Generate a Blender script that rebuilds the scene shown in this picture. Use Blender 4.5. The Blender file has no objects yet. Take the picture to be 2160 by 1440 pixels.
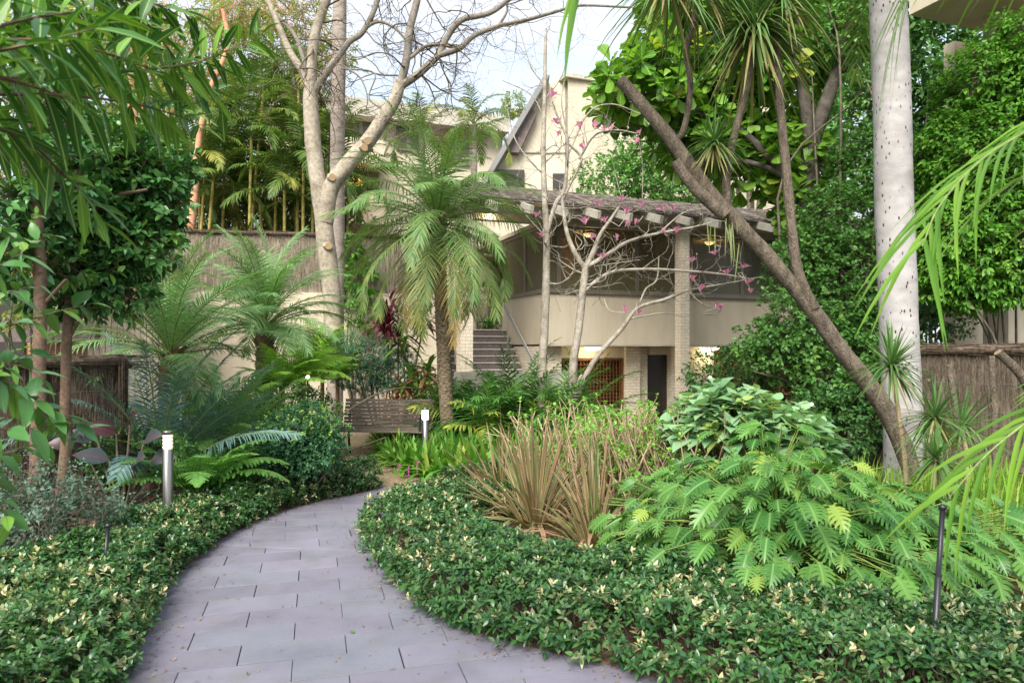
import bpy, math, random
import numpy as np
from mathutils import Vector
# ---------------------------------------------------------------- camera / light
F, HY, H0 = 1500.0, 740.0, 1.6          # focal length (px of a 2160 wide frame), eye line, eye height
sc = bpy.context.scene
COL = sc.collection
cam_d = bpy.data.cameras.new('camera'); cam = bpy.data.objects.new('camera', cam_d); COL.objects.link(cam)
cam.location = (0, 0, H0); cam.rotation_euler = (math.radians(90), 0, 0)
cam_d.sensor_width = 36; cam_d.lens = F / 2160 * 36; cam_d.shift_y = (HY - 720) / 2160
cam_d.clip_start = 0.05; cam_d.clip_end = 2000
cam_d.dof.use_dof = True; cam_d.dof.focus_distance = 7.5; cam_d.dof.aperture_fstop = 5.6
sc.camera = cam
SUN_EL, SUN_AZ = math.radians(44), math.radians(198)     # azimuth clockwise from +Y: behind the camera, to the left
w = bpy.data.worlds.new('World'); sc.world = w; w.use_nodes = True
nt = w.node_tree; nt.nodes.clear()
wo = nt.nodes.new('ShaderNodeOutputWorld'); bg = nt.nodes.new('ShaderNodeBackground')
sky = nt.nodes.new('ShaderNodeTexSky'); sky.sky_type = 'NISHITA'; sky.sun_disc = False
sky.sun_elevation = SUN_EL; sky.sun_rotation = SUN_AZ; sky.dust_density = 2.5; sky.air_density = 1.0
tc = nt.nodes.new('ShaderNodeTexCoord'); mp = nt.nodes.new('ShaderNodeMapping'); mp.inputs['Scale'].default_value = (1.2, 1.2, 4.0)
ns = nt.nodes.new('ShaderNodeTexNoise'); ns.inputs['Scale'].default_value = 1.6; ns.inputs['Detail'].default_value = 7; ns.inputs['Roughness'].default_value = .58
cr = nt.nodes.new('ShaderNodeValToRGB'); cr.color_ramp.elements[0].position = .36; cr.color_ramp.elements[1].position = .66
cr.color_ramp.elements[0].color = (.6, .6, .6, 1)
mx = nt.nodes.new('ShaderNodeMixRGB'); mx.inputs[2].default_value = (2.75, 2.9, 3.15, 1)   # thin bright cloud
nt.links.new(tc.outputs['Generated'], mp.inputs[0]); nt.links.new(mp.outputs[0], ns.inputs['Vector'])
nt.links.new(ns.outputs['Fac'], cr.inputs[0]); nt.links.new(cr.outputs[0], mx.inputs[0]); nt.links.new(sky.outputs[0], mx.inputs[1])
nt.links.new(mx.outputs[0], bg.inputs[0]); bg.inputs[1].default_value = 0.15; nt.links.new(bg.outputs[0], wo.inputs[0])
sd = bpy.data.lights.new('sun', 'SUN'); sd.energy = 2.7; sd.angle = math.radians(38); sd.color = (1, .95, .86)
sun = bpy.data.objects.new('sun', sd); COL.objects.link(sun)
_s = Vector((math.sin(SUN_AZ) * math.cos(SUN_EL), math.cos(SUN_AZ) * math.cos(SUN_EL), math.sin(SUN_EL)))
sun.rotation_euler = (-_s).to_track_quat('-Z', 'Y').to_euler(); sun.location = (-5, -8, 20)
sc.view_settings.view_transform = 'Standard'; sc.view_settings.look = 'None'; sc.view_settings.gamma = 1
sc.view_settings.exposure = 1.4
sc.cycles.max_bounces = 7; sc.cycles.diffuse_bounces = 3; sc.cycles.glossy_bounces = 2; sc.cycles.transmission_bounces = 4
sc.cycles.transparent_max_bounces = 6; sc.cycles.use_denoising = True; sc.cycles.sample_clamp_indirect = 4
sc.cycles.use_adaptive_sampling = False

# ---------------------------------------------------------------- helpers
R = np.random.default_rng(7)
def P(px, py, d): return np.array([(px - 1080) / F * d, d, H0 + (HY - py) / F * d])
def PG(px, py): return P(px, py, H0 * F / (py - HY))[:2]
def nz(v): v = np.asarray(v, float); return v / np.maximum(np.linalg.norm(v, axis=-1, keepdims=True), 1e-9)
def cat(pts, n=6):
    """Catmull-Rom through rows of any width"""
    p = np.asarray(pts, float)
    if len(p) < 3: return np.array([p[0] + (p[-1] - p[0]) * t for t in np.linspace(0, 1, n + 1)])
    q = np.vstack([2 * p[0] - p[1], p, 2 * p[-1] - p[-2]]); out = []
    for i in range(1, len(q) - 2):
        a, b, c, d = q[i - 1:i + 3]
        for t in np.arange(n) / n:
            out.append(.5 * ((2 * b) + (c - a) * t + (2 * a - 5 * b + 4 * c - d) * t * t + (3 * b - a - 3 * c + d) * t ** 3))
    out.append(q[-2]); return np.array(out)
def snoise(p, s=1.0, seed=0):
    p = np.asarray(p, float) * s; r = np.random.default_rng(seed); v = 0
    for i in range(6):
        k = r.normal(size=p.shape[-1]) * (1 + .6 * i); v = v + np.sin(p @ k + r.uniform(0, 6.28)) / (1 + .35 * i)
    return v / 3.0

class MB:
    def __init__(s): s.v, s.uv, s.t, s.li, s.lt, s.m, s.n = [], [], [], [], [], [], 0
    def add(s, V, li, lt, uv=None, tint=None, mat=0):
        V = np.asarray(V, float); k = len(V)
        s.v.append(V); s.uv.append(np.zeros((k, 2)) if uv is None else np.asarray(uv, float))
        s.t.append(np.zeros(k) if tint is None else np.broadcast_to(np.asarray(tint, float), (k,)))
        s.li.append(np.asarray(li, int) + s.n); s.lt.append(np.asarray(lt, int)); s.m.append(np.full(len(lt), mat)); s.n += k
    def build(s, name, mats, parent=None, smooth=True):
        me = bpy.data.meshes.new(name)
        if s.n:
            V = np.concatenate(s.v); li = np.concatenate(s.li); lt = np.concatenate(s.lt)
            if parent is not None: V = V - np.array(parent.location)
            me.vertices.add(len(V)); me.vertices.foreach_set('co', V.astype(np.float32).ravel())
            me.loops.add(len(li)); me.loops.foreach_set('vertex_index', li.astype(np.int32))
            me.polygons.add(len(lt)); me.polygons.foreach_set('loop_start', (np.cumsum(lt) - lt).astype(np.int32))
            me.polygons.foreach_set('loop_total', lt.astype(np.int32))
            me.polygons.foreach_set('material_index', np.concatenate(s.m).astype(np.int32))
            me.polygons.foreach_set('use_smooth', np.full(len(lt), bool(smooth)))
            me.update(calc_edges=True)
            u = me.uv_layers.new(name='UVMap'); u.data.foreach_set('uv', np.concatenate(s.uv)[li].astype(np.float32).ravel())
            a = me.attributes.new('tint', 'FLOAT', 'POINT'); a.data.foreach_set('value', np.concatenate(s.t).astype(np.float32))
        for m in (mats if isinstance(mats, (list, tuple)) else [mats]): me.materials.append(m)
        o = bpy.data.objects.new(name, me); COL.objects.link(o)
        if parent is not None: o.parent = parent
        return o
def prop(o, label=None, catg=None, group=None, kind=None):
    if label: o['label'] = label
    if catg: o['category'] = catg
    if group: o['group'] = group
    if kind: o['kind'] = kind
    return o
def thing(name, label, catg, loc, group=None):
    o = bpy.data.objects.new(name, None); o.empty_display_size = .1; COL.objects.link(o); o.location = [float(c) for c in loc]
    return prop(o, label, catg, group)

# leaf templates: (s,t,h) verts, loop idx, loop totals
def T_leaf(ts, ws, fold=.25):
    V, li, lt = [], [], []; rings = []
    for t, w_ in zip(ts, ws):
        if w_ <= 1e-6: rings.append([len(V)]); V.append((0, t, 0))
        else:
            rings.append([len(V), len(V) + 1, len(V) + 2]); V += [(-w_ / 2, t, fold * w_ / 2), (0, t, 0), (w_ / 2, t, fold * w_ / 2)]
    for a, b in zip(rings, rings[1:]):
        if len(a) == 1: li += [a[0], b[1], b[0], a[0], b[2], b[1]]; lt += [3, 3]
        elif len(b) == 1: li += [a[0], a[1], b[0], a[1], a[2], b[0]]; lt += [3, 3]
        else: li += [a[0], a[1], b[1], b[0], a[1], a[2], b[2], b[1]]; lt += [4, 4]
    V = np.array(V, float); return V, np.array(li), np.array(lt)
OV = T_leaf([0, .3, .65, 1], [0, .95, .85, 0])
OV5 = T_leaf([0, .12, .35, .6, .82, 1], [0, .5, 1, .9, .5, 0])
LAN = T_leaf([0, .2, .5, .8, 1], [0, .7, 1, .6, 0], .3)
OBO = T_leaf([0, .25, .55, .8, .95, 1], [0, .38, .72, 1, .6, 0], .2)
HEART = T_leaf([0, .04, .2, .45, .75, 1], [.3, .75, 1, .85, .4, 0], .12)
STRAP = T_leaf([0, .25, .5, .75, 1], [.7, 1, .95, .6, 0], .35)
FLET = T_leaf([0, .3, .7, 1], [.5, 1, .65, 0], .4)
DIAM = T_leaf([0, .5, 1], [0, 1, 0], .3)
def T_philo():
    V, li, lt = [], [], []; n = 7
    tc_ = np.linspace(0.0, .86, n + 1); wm = [.62, .88, 1, .98, .86, .66, .42]
    C = [];
    for t in tc_: C.append(len(V)); V.append((0, t, 0))
    tip = len(V); V.append((0, 1.0, -.01))
    for sg in (-1, 1):
        S = []
        for i, t in enumerate(tc_):
            w_ = .11 * (1 - .5 * i / n); S.append(len(V)); V.append((sg * w_, t + .02, .03))
        for i in range(n):
            t0 = tc_[i]; w_ = wm[i] * .5; adv = (.10 + .05 * i / n) * (-1.2 if i == 0 else 1)
            a, b = len(V), len(V) + 1; c_, d_ = len(V) + 2, len(V) + 3
            tm = (tc_[i] + tc_[i + 1]) / 2
            V += [(sg * w_ * .6, tm - .035 + adv * .55, .07), (sg * w_, tm + adv * 1.0, .03), (sg * w_ * .93, tm + .05 + adv, .03), (sg * w_ * .5, tm + .055 + adv * .5, .07)]
            f = [C[i], S[i], a, b, c_, d_, S[i + 1], C[i + 1]]
            if sg > 0: f = f[::-1]
            li += f; lt.append(8)
        f = [C[n], S[n], tip] if sg < 0 else [C[n], tip, S[n]]
        li += f; lt.append(3)
    return np.array(V, float), np.array(li), np.array(lt)
PHILO = T_philo()
def T_comb(n=9, W=1.0):
    V, li, lt = [], [], []
    for i in range(n):
        t = i / n; w_ = W * .5 * (1 - t) ** .7 * min(1, .5 + 3 * t)
        for sg in (-1, 1):
            k = len(V); V += [(0, t, 0), (sg * w_, t + .07, .02), (0, t + .85 / n, 0)]; li += ([k, k + 1, k + 2] if sg > 0 else [k, k + 2, k + 1]); lt.append(3)
    return np.array(V, float), np.array(li), np.array(lt)
COMB = T_comb()
def place(mb, T, pos, dr, nr, L, W, curl=0., droop=0., tint=None, mat=0):
    TV, TL, TT = T; pos = np.atleast_2d(pos); N = len(pos)
    if N == 0: return
    dr = nz(np.broadcast_to(dr, (N, 3))); nr = np.broadcast_to(nr, (N, 3)); sd_ = nz(np.cross(dr, nr)); up = np.cross(sd_, dr)
    L, W, curl, droop = [np.broadcast_to(np.asarray(a, float), (N,))[:, None, None] for a in (L, W, curl, droop)]
    s_, t_, h_ = TV[:, 0][None, :, None], TV[:, 1][None, :, None], TV[:, 2][None, :, None]
    V = pos[:, None] + dr[:, None] * t_ * L + sd_[:, None] * s_ * W + up[:, None] * (h_ * W - curl * L * t_ ** 2)
    V[..., 2] -= (droop * L * t_ ** 2)[..., 0]
    nv = len(TV); li = (TL[None] + (np.arange(N) * nv)[:, None]).ravel(); lt = np.tile(TT, N)
    um = max(np.abs(TV[:, 0]).max() * 2, 1e-6); uv = np.tile(np.c_[TV[:, 0] / um + .5, TV[:, 1]], (N, 1))
    ti = None if tint is None else np.repeat(np.broadcast_to(tint, (N,)), nv)
    mb.add(V.reshape(-1, 3), li, lt, uv, ti, mat)
def sticks(mb, A, B, r0, r1=None, mat=0, k=3):
    A, B = np.atleast_2d(A), np.atleast_2d(B); N = len(A); r1 = r0 if r1 is None else r1
    if N == 0: return
    d = nz(B - A); ref = np.where(np.abs(d[:, 2:3]) > .9, [[1., 0, 0]], [[0, 0, 1.]]); x = nz(np.cross(d, ref)); y = np.cross(d, x)
    a = np.arange(k) * 2 * np.pi / k; ring = np.cos(a)[None, :, None] * x[:, None] + np.sin(a)[None, :, None] * y[:, None]
    r0, r1 = [np.broadcast_to(np.asarray(q, float), (N,))[:, None, None] for q in (r0, r1)]
    V = np.concatenate([A[:, None] + ring * r0, B[:, None] + ring * r1], 1)
    i = np.arange(k); j = (i + 1) % k; TL = np.stack([i, j, j + k, i + k], 1).ravel()
    mb.add(V.reshape(-1, 3), (TL[None] + (np.arange(N) * 2 * k)[:, None]).ravel(), np.full(N * k, 4), None, None, mat)
def tube(mb, pts, rad, k=8, bump=0., mat=0, cap=True, seed=0, ring=None):
    p = np.asarray(pts, float); n = len(p); rad = np.broadcast_to(np.asarray(rad, float), (n,)).copy()
    if ring is not None:
        s_ = np.r_[0, np.cumsum(np.linalg.norm(np.diff(p, axis=0), axis=1))]; rad *= 1 + ring[1] * (((s_ / ring[0]) % 1) - .5)
    t = nz(np.gradient(p, axis=0)); x = nz(np.cross(t[0], [0, 0, 1.] if abs(t[0][2]) < .9 else [1., 0, 0])); X = []
    for i in range(n):
        x = nz(x - t[i] * (x @ t[i])); X.append(x)
    X = np.array(X); Y = np.cross(t, X); a = np.arange(k + 1) * 2 * np.pi / k
    dirs = np.cos(a)[None, :, None] * X[:, None] + np.sin(a)[None, :, None] * Y[:, None]
    rr = rad[:, None, None]
    if bump: rr = rr * (1 + bump * snoise(np.repeat(p[:, None] * 3, k + 1, 1) + dirs * 1.5, 1.7, seed))[..., None]
    V = p[:, None] + dirs * rr; s_ = np.r_[0, np.cumsum(np.linalg.norm(np.diff(p, axis=0), axis=1))]
    uv = np.stack([np.repeat(a[None] / (2 * np.pi), n, 0), np.repeat(s_[:, None], k + 1, 1)], -1)
    V[:, -1] = V[:, 0]
    i, j = np.meshgrid(np.arange(n - 1), np.arange(k), indexing='ij'); b = (i * (k + 1) + j).ravel()
    mb.add(V.reshape(-1, 3), np.stack([b, b + 1, b + k + 2, b + k + 1], 1).ravel(), np.full(len(b), 4), uv.reshape(-1, 2), None, mat)
    if cap:
        for e in (0, n - 1):
            o = V[e, :-1]; mb.add(o, np.arange(k)[::(-1 if e == 0 else 1)], [k], np.full((k, 2), .5), 1.0, mat)
def limb(mb, pts, r0, r1, k=8, d=None, n=6, **kw):
    """pts: (px,py,d) rows, radius in px of the full frame"""
    q = np.array([P(*(p if len(p) == 3 else (p[0], p[1], d))) for p in pts]); c = cat(q, n)
    dep = c[:, 1]; rad = np.linspace(r0, r1, len(c)) * dep / F
    tube(mb, c, rad, k, **kw); return c, rad
def box(mb, fr, u0, u1, g0, g1, z0, z1, mat=0, tint=None):
    c = [(u, g, z) for z in (z0, z1) for g in (g0, g1) for u in (u0, u1)]
    W_ = [fr.pt(*q) for q in c]; Vs, uv = [], []
    for q, ax in (((0, 1, 5, 4), 'u'), ((3, 2, 6, 7), 'u'), ((2, 0, 4, 6), 'g'), ((1, 3, 7, 5), 'g'), ((4, 5, 7, 6), 'z'), ((2, 3, 1, 0), 'z')):
        for i in q:
            Vs.append(W_[i]); u, g, z = c[i]; uv.append((u, z) if ax == 'u' else (g, z) if ax == 'g' else (u, g))
    mb.add(Vs, np.arange(24), [4] * 6, uv, tint, mat)
def beam(mb, A, B, w_, h_, mat=0):
    A, B = np.array(A, float), np.array(B, float); d = nz(B - A); x = nz(np.cross(d, [0, 0, 1.])); y = np.cross(x, d)
    V = np.array([E + x * sx * w_ / 2 + y * sy * h_ / 2 for E in (A, B) for sx, sy in ((-1, -1), (1, -1), (1, 1), (-1, 1))])
    L = np.linalg.norm(B - A); Vs, uv = [], []
    for q in ((0, 3, 2, 1), (4, 5, 6, 7), (0, 1, 5, 4), (1, 2, 6, 5), (2, 3, 7, 6), (3, 0, 4, 7)):
        for n_, i in enumerate(q): Vs.append(V[i]); uv.append((L * (i > 3), (n_ in (1, 2)) * h_))
    mb.add(Vs, np.arange(24), [4] * 6, uv, None, mat)
def prism(mb, poly, off, mat=0):
    """poly: world points of a planar outline, extruded by off"""
    p = np.array(poly, float); n = len(p); q = p + np.array(off)
    uv = np.c_[np.linalg.norm((p - p[0])[:, :2], axis=1), p[:, 2]]
    mb.add(p, np.arange(n), [n], uv, None, mat); mb.add(q, np.arange(n)[::-1], [n], uv, None, mat)
    for i in range(n):
        j = (i + 1) % n; L = np.linalg.norm(p[j] - p[i]); h = np.linalg.norm(off); mb.add([p[j], p[i], q[i], q[j]], range(4), [4], [(L, 0), (0, 0), (0, h), (L, h)], None, mat)
class Fr:
    def __init__(s, x, y, deg): s.o = np.array([x, y]); a = math.radians(deg); s.f = np.array([math.cos(a), math.sin(a)]); s.g = np.array([-math.sin(a), math.cos(a)])
    def pt(s, u, g, z): q = s.o + s.f * u + s.g * g; return np.array([q[0], q[1], z])
    def uz(s, px, py, g=0.):
        r = np.array([(px - 1080) / F, 1.]); t = (g + s.o @ s.g) / (r @ s.g); return (t * r - s.o) @ s.f, H0 + t * (HY - py) / F
def rdir(n): return nz(R.normal(size=(n, 3)))
def clusters(mb, T, C, D, k, L, W, tw, spread=.9, curl=.1, droop=.15, tint=None, mat=0, twig=None, up=.8, jit=.25):
    N = len(C)
    if N == 0: return
    D = nz(D); ref = rdir(N); x = nz(np.cross(D, ref)); y = np.cross(D, x)
    ph = R.uniform(0, 6.28, N)[:, None] + np.arange(k)[None] * 2.4
    rad = np.cos(ph)[..., None] * x[:, None] + np.sin(ph)[..., None] * y[:, None]
    f = (np.arange(k) + .5) / k; sp = spread * (1.25 - .6 * f)[None, :, None] * R.uniform(.8, 1.2, (N, k, 1))
    dr = D[:, None] * np.cos(sp) + rad * np.sin(sp) + R.normal(size=(N, k, 3)) * .12
    ps = C[:, None] + D[:, None] * (f * tw)[None, :, None]
    nr = D[:, None] * .5 + np.array([0, 0, up]) + R.normal(size=(N, k, 3)) * jit
    Ls = L * R.uniform(.7, 1.2, N * k) * np.tile(1 - .35 * np.maximum(0, f - .7) / .3, N)
    ti = None if tint is None else np.repeat(np.broadcast_to(tint, (N,)), k)
    place(mb, T, ps.reshape(-1, 3), dr.reshape(-1, 3), nr.reshape(-1, 3), Ls, W * Ls / L * R.uniform(.85, 1.15, N * k), curl, droop, ti, mat)
    if twig: sticks(mb, C - D * tw * 1.5, C + D * tw, twig, twig * .5, mat=1)
def blobs_pts(blobs, n, seed=1, inner=.45, gap=.0, ns_=1.3):
    """blobs rows (x,y,z,rx,ry,rz); points biased to the shell, thinned by noise"""
    b = np.array(blobs, float); vol = (b[:, 3] * b[:, 4] * b[:, 5]) ** .75; idx = R.choice(len(b), n, p=vol / vol.sum())
    o = rdir(n); rr = inner + (1 - inner) * R.uniform(0, 1, n) ** .5; rr *= 1 + .34 * snoise(o * 2 + idx[:, None], 1.8, seed)
    p = b[idx, :3] + o * b[idx, 3:] * rr[:, None]; keep = snoise(p, ns_, seed + 5) > gap - .6 + R.normal(size=n) * .15
    return p[keep], nz(o / b[idx, 3:])[keep]
def foliage(mb, T, blobs, n, k, L, W, tw=None, gap=.0, inner=.45, upb=.35, seed=1, tintf=None, **kw):
    p, o = blobs_pts(blobs, n, seed, inner, gap); D = o + rdir(len(p)) * .6 + np.array([0, 0, upb])
    ti = tintf(p) if tintf else R.uniform(0, 1, len(p)) ** 3
    clusters(mb, T, p, D, k, L, W, tw or L * 1.2, tint=ti, **kw); return p
def bl(px, py, d, rx, ry, rz): return (*P(px, py, d), rx, ry, rz)

# ---------------------------------------------------------------- materials
def nodes(name):
    m = bpy.data.materials.new(name); m.use_nodes = True; t = m.node_tree; t.nodes.clear()
    o = t.nodes.new('ShaderNodeOutputMaterial'); p = t.nodes.new('ShaderNodeBsdfPrincipled'); t.links.new(p.outputs[0], o.inputs[0]); return m, t, p, o
def N(t, typ, **kw):
    n = t.nodes.new(typ)
    for k, v in kw.items():
        if k in n.inputs.keys(): n.inputs[k].default_value = v
        else: setattr(n, k, v)
    return n
def c4(c): return (*c[:3], 1)
def mixc(t, fac, a, b, bt='MIX'):
    m = t.nodes.new('ShaderNodeMixRGB'); m.blend_type = bt
    for s_, v in ((0, fac), (1, a), (2, b)):
        if hasattr(v, 'is_linked'): t.links.new(v, m.inputs[s_])
        elif isinstance(v, (int, float)): m.inputs[s_].default_value = v
        else: m.inputs[s_].default_value = c4(v)
    return m.outputs[0]
def ramp(t, src, stops):
    r = t.nodes.new('ShaderNodeValToRGB'); e = r.color_ramp.elements
    while len(e) < len(stops): e.new(.5)
    for el, (p_, c_) in zip(e, stops): el.position = p_; el.color = c4(c_) if hasattr(c_, '__len__') else (c_, c_, c_, 1)
    t.links.new(src, r.inputs[0]); return r.outputs[0]
def leafm(name, a, b, tint=(.35, .32, .05), rough=.38, trans=.3, rib=None, tf=(.6, 1.), spec=.32, edge=None, tcol=None):
    m, t, p, o = nodes(name); g = N(t, 'ShaderNodeNewGeometry')
    col = ramp(t, g.outputs['Random Per Island'], [(0, a), (1, b)])
    tcd = N(t, 'ShaderNodeTexCoord'); nn = N(t, 'ShaderNodeTexNoise', Scale=1.1, Detail=2.); t.links.new(tcd.outputs['Object'], nn.inputs['Vector'])
    col = mixc(t, .5, col, ramp(t, nn.outputs['Fac'], [(.3, (.55, .6, .55)), (.7, (1.35, 1.3, 1.25))]), 'MULTIPLY')
    at = N(t, 'ShaderNodeAttribute', attribute_name='tint')
    col = mixc(t, ramp(t, at.outputs['Fac'], [(tf[0], 0.), (tf[1], .95)]), col, tint)
    if rib or edge:
        uv = N(t, 'ShaderNodeUVMap'); sx = N(t, 'ShaderNodeSeparateXYZ'); t.links.new(uv.outputs[0], sx.inputs[0])
        m1 = N(t, 'ShaderNodeMath', operation='SUBTRACT'); t.links.new(sx.outputs[0], m1.inputs[0]); m1.inputs[1].default_value = .5
        m2 = N(t, 'ShaderNodeMath', operation='ABSOLUTE'); t.links.new(m1.outputs[0], m2.inputs[0])
        if rib: col = mixc(t, ramp(t, m2.outputs[0], [(.02, .8), (.05, 0.)]), col, rib)
        if edge: col = mixc(t, ramp(t, m2.outputs[0], [(.33, 0.), (.42, .9)]), col, edge)
    t.links.new(col, p.inputs['Base Color']); p.inputs['Roughness'].default_value = rough; p.inputs['Specular IOR Level'].default_value = spec
    if trans:
        tr = N(t, 'ShaderNodeBsdfTranslucent'); ms = N(t, 'ShaderNodeMixShader'); ms.inputs[0].default_value = trans
        t.links.new(mixc(t, 1., col, tcol or (1.25, 1.35, .6), 'MULTIPLY'), tr.inputs[0])
        t.links.new(p.outputs[0], ms.inputs[1]); t.links.new(tr.outputs[0], ms.inputs[2]); t.links.new(ms.outputs[0], o.inputs[0])
    return m
def rough(name, a, b, sc_=4., rgh=.8, bump=.3, stretch=(1, 1, 1), det=6, c=None, spots=None, uvb=None, spec=.3, cut=None, bd=.02, fine=.75):
    m, t, p, o = nodes(name); tcd = N(t, 'ShaderNodeTexCoord'); mp_ = N(t, 'ShaderNodeMapping'); mp_.inputs['Scale'].default_value = stretch
    t.links.new(tcd.outputs['UV' if uvb == 'uv' else 'Object'], mp_.inputs[0])
    n1 = N(t, 'ShaderNodeTexNoise', Scale=sc_, Detail=float(det), Roughness=.62); t.links.new(mp_.outputs[0], n1.inputs['Vector'])
    st = [(.3, a), (.7, b)] if c is None else [(.28, a), (.5, b), (.74, c)]
    col = ramp(t, n1.outputs['Fac'], st)
    nf_ = N(t, 'ShaderNodeTexNoise', Scale=sc_ * 6, Detail=5.); t.links.new(mp_.outputs[0], nf_.inputs['Vector'])
    col = mixc(t, fine, col, ramp(t, nf_.outputs['Fac'], [(.32, (.62, .6, .58)), (.66, (1.25, 1.22, 1.18))]), 'MULTIPLY')
    if spots:
        v = N(t, 'ShaderNodeTexVoronoi', Scale=spots[0]); v.inputs['Randomness'].default_value = 1.; mp2 = N(t, 'ShaderNodeMapping'); mp2.inputs['Scale'].default_value = (1, 1, .45)
        t.links.new(tcd.outputs['Object'], mp2.inputs[0]); t.links.new(mp2.outputs[0], v.inputs['Vector'])
        mk_ = N(t, 'ShaderNodeTexNoise', Scale=2.6, Detail=2.); t.links.new(tcd.outputs['Object'], mk_.inputs['Vector']); sb_ = N(t, 'ShaderNodeMath', operation='MULTIPLY'); t.links.new(ramp(t, v.outputs['Distance'], [(spots[1], 1.), (spots[1] + .04, 0.)]), sb_.inputs[0]); t.links.new(ramp(t, mk_.outputs['Fac'], [(.42, 0.), (.52, 1.)]), sb_.inputs[1])
        col = mixc(t, sb_.outputs[0], col, spots[2])
    if cut:
        at = N(t, 'ShaderNodeAttribute', attribute_name='tint'); col = mixc(t, at.outputs['Fac'], col, cut)
    t.links.new(col, p.inputs['Base Color']); p.inputs['Roughness'].default_value = rgh; p.inputs['Specular IOR Level'].default_value = spec
    if bump:
        b_ = N(t, 'ShaderNodeBump', Strength=bump, Distance=bd); ma_ = N(t, 'ShaderNodeMath', operation='MULTIPLY_ADD'); t.links.new(nf_.outputs['Fac'], ma_.inputs[0]); ma_.inputs[1].default_value = .6; t.links.new(n1.outputs['Fac'], ma_.inputs[2]); t.links.new(ma_.outputs[0], b_.inputs['Height']); t.links.new(b_.outputs[0], p.inputs['Normal'])
    return m
def plain(name, c, rgh=.5, metal=0., emit=None, es=1.):
    m, t, p, o = nodes(name); p.inputs['Base Color'].default_value = c4(c); p.inputs['Roughness'].default_value = rgh; p.inputs['Metallic'].default_value = metal
    n1 = N(t, 'ShaderNodeTexNoise', Scale=25., Detail=4.); r_ = N(t, 'ShaderNodeMapRange'); r_.inputs['To Min'].default_value = rgh * .75; r_.inputs['To Max'].default_value = min(1, rgh * 1.3)
    t.links.new(n1.outputs['Fac'], r_.inputs['Value']); t.links.new(r_.outputs[0], p.inputs['Roughness'])
    if emit: p.inputs['Emission Color'].default_value = c4(emit); p.inputs['Emission Strength'].default_value = es
    return m
def brickm(name, a, b, mort, bw=.23, bh=.076, bump=.5, msz=.01):
    m, t, p, o = nodes(name); uv = N(t, 'ShaderNodeUVMap'); br = N(t, 'ShaderNodeTexBrick', Scale=1.)
    br.inputs['Color1'].default_value = c4(a); br.inputs['Color2'].default_value = c4(b); br.inputs['Mortar'].default_value = c4(mort)
    br.inputs['Brick Width'].default_value = bw; br.inputs['Row Height'].default_value = bh; br.inputs['Mortar Size'].default_value = msz; br.inputs['Mortar Smooth'].default_value = .3
    t.links.new(uv.outputs[0], br.inputs['Vector']); n1 = N(t, 'ShaderNodeTexNoise', Scale=22., Detail=6.); tcd = N(t, 'ShaderNodeTexCoord'); t.links.new(tcd.outputs['Object'], n1.inputs['Vector'])
    col = mixc(t, .8, br.outputs['Color'], ramp(t, n1.outputs['Fac'], [(.3, (.8, .76, .68)), (.55, (1.08, 1.08, 1.08))]), 'MULTIPLY')
    t.links.new(col, p.inputs['Base Color']); p.inputs['Roughness'].default_value = .85
    b_ = N(t, 'ShaderNodeBump', Strength=bump, Distance=.012); b_.invert = True; t.links.new(br.outputs['Fac'], b_.inputs['Height']); t.links.new(b_.outputs[0], p.inputs['Normal'])
    return m
M = {}
M['jas'] = leafm('jasmine_leaf', (.016, .075, .028), (.075, .185, .045), (.55, .54, .3), .24, .2, tf=(.1, .9), rib=(.10, .17, .07), spec=.5)
M['jas2'] = leafm('jasmine_new_leaf', (.10, .22, .05), (.45, .4, .2), (.7, .6, .38), .35, .25, tf=(.2, .9), edge=(.6, .58, .36))
M['philo'] = leafm('philodendron_leaf', (.045, .16, .035), (.13, .29, .06), (.32, .42, .07), .3, .28, rib=(.2, .36, .1), tf=(.7, 1.3))
M['philo_stem'] = rough('philodendron_stem', (.12, .2, .05), (.25, .32, .08), 6, .45, .1)
M['hyd'] = leafm('heart_leaf', (.18, .36, .18), (.32, .5, .28), (.32, .42, .10), .5, .3, rib=(.28, .4, .2))
M['flax'] = leafm('flax_leaf', (.17, .16, .07), (.35, .2, .14), (.1, .17, .05), .42, .2, edge=(.55, .45, .22))
M['sprout'] = leafm('sprout_leaf', (.16, .38, .05), (.3, .55, .1), rough=.4, trans=.35)
M['tan'] = rough('tan_stem', (.3, .22, .13), (.5, .4, .26), 14, .8, .3)
M['lily'] = leafm('strap_leaf', (.06, .2, .025), (.17, .36, .06), (.36, .42, .08), .32, .3, tf=(.7, 1.1))
M['palm'] = leafm('palm_leaf', (.07, .17, .05), (.19, .3, .1), (.48, .4, .1), .38, .28, tf=(.45, 1.))
M['palmdry'] = leafm('palm_dry_leaf', (.3, .27, .08), (.42, .36, .16), (.42, .26, .09), .5, .3)
M['palmblue'] = leafm('cycad_leaf', (.08, .18, .15), (.2, .32, .32), (.3, .4, .42), .28, .15)
M['palmmid'] = leafm('date_palm_leaf', (.10, .23, .08), (.24, .4, .17), (.34, .38, .1), .4, .28)
M['areca'] = leafm('cane_palm_leaf', (.06, .13, .03), (.17, .26, .06), (.45, .42, .1), .4, .3, tf=(.55, 1.))
M['rhapis'] = leafm('low_palm_leaf', (.035, .13, .03), (.12, .28, .05), (.48, .42, .06), .32, .25, tf=(.7, 1.))
M['near'] = leafm('near_palm_leaf', (.10, .24, .03), (.22, .4, .05), (.5, .5, .05), .35, .4)
M['rachis'] = rough('frond_rachis', (.12, .2, .06), (.22, .28, .09), 8, .5, .1)
M['cane'] = rough('yellow_cane', (.25, .26, .07), (.5, .42, .12), 3, .5, .15, c=(.3, .3, .12))
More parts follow.
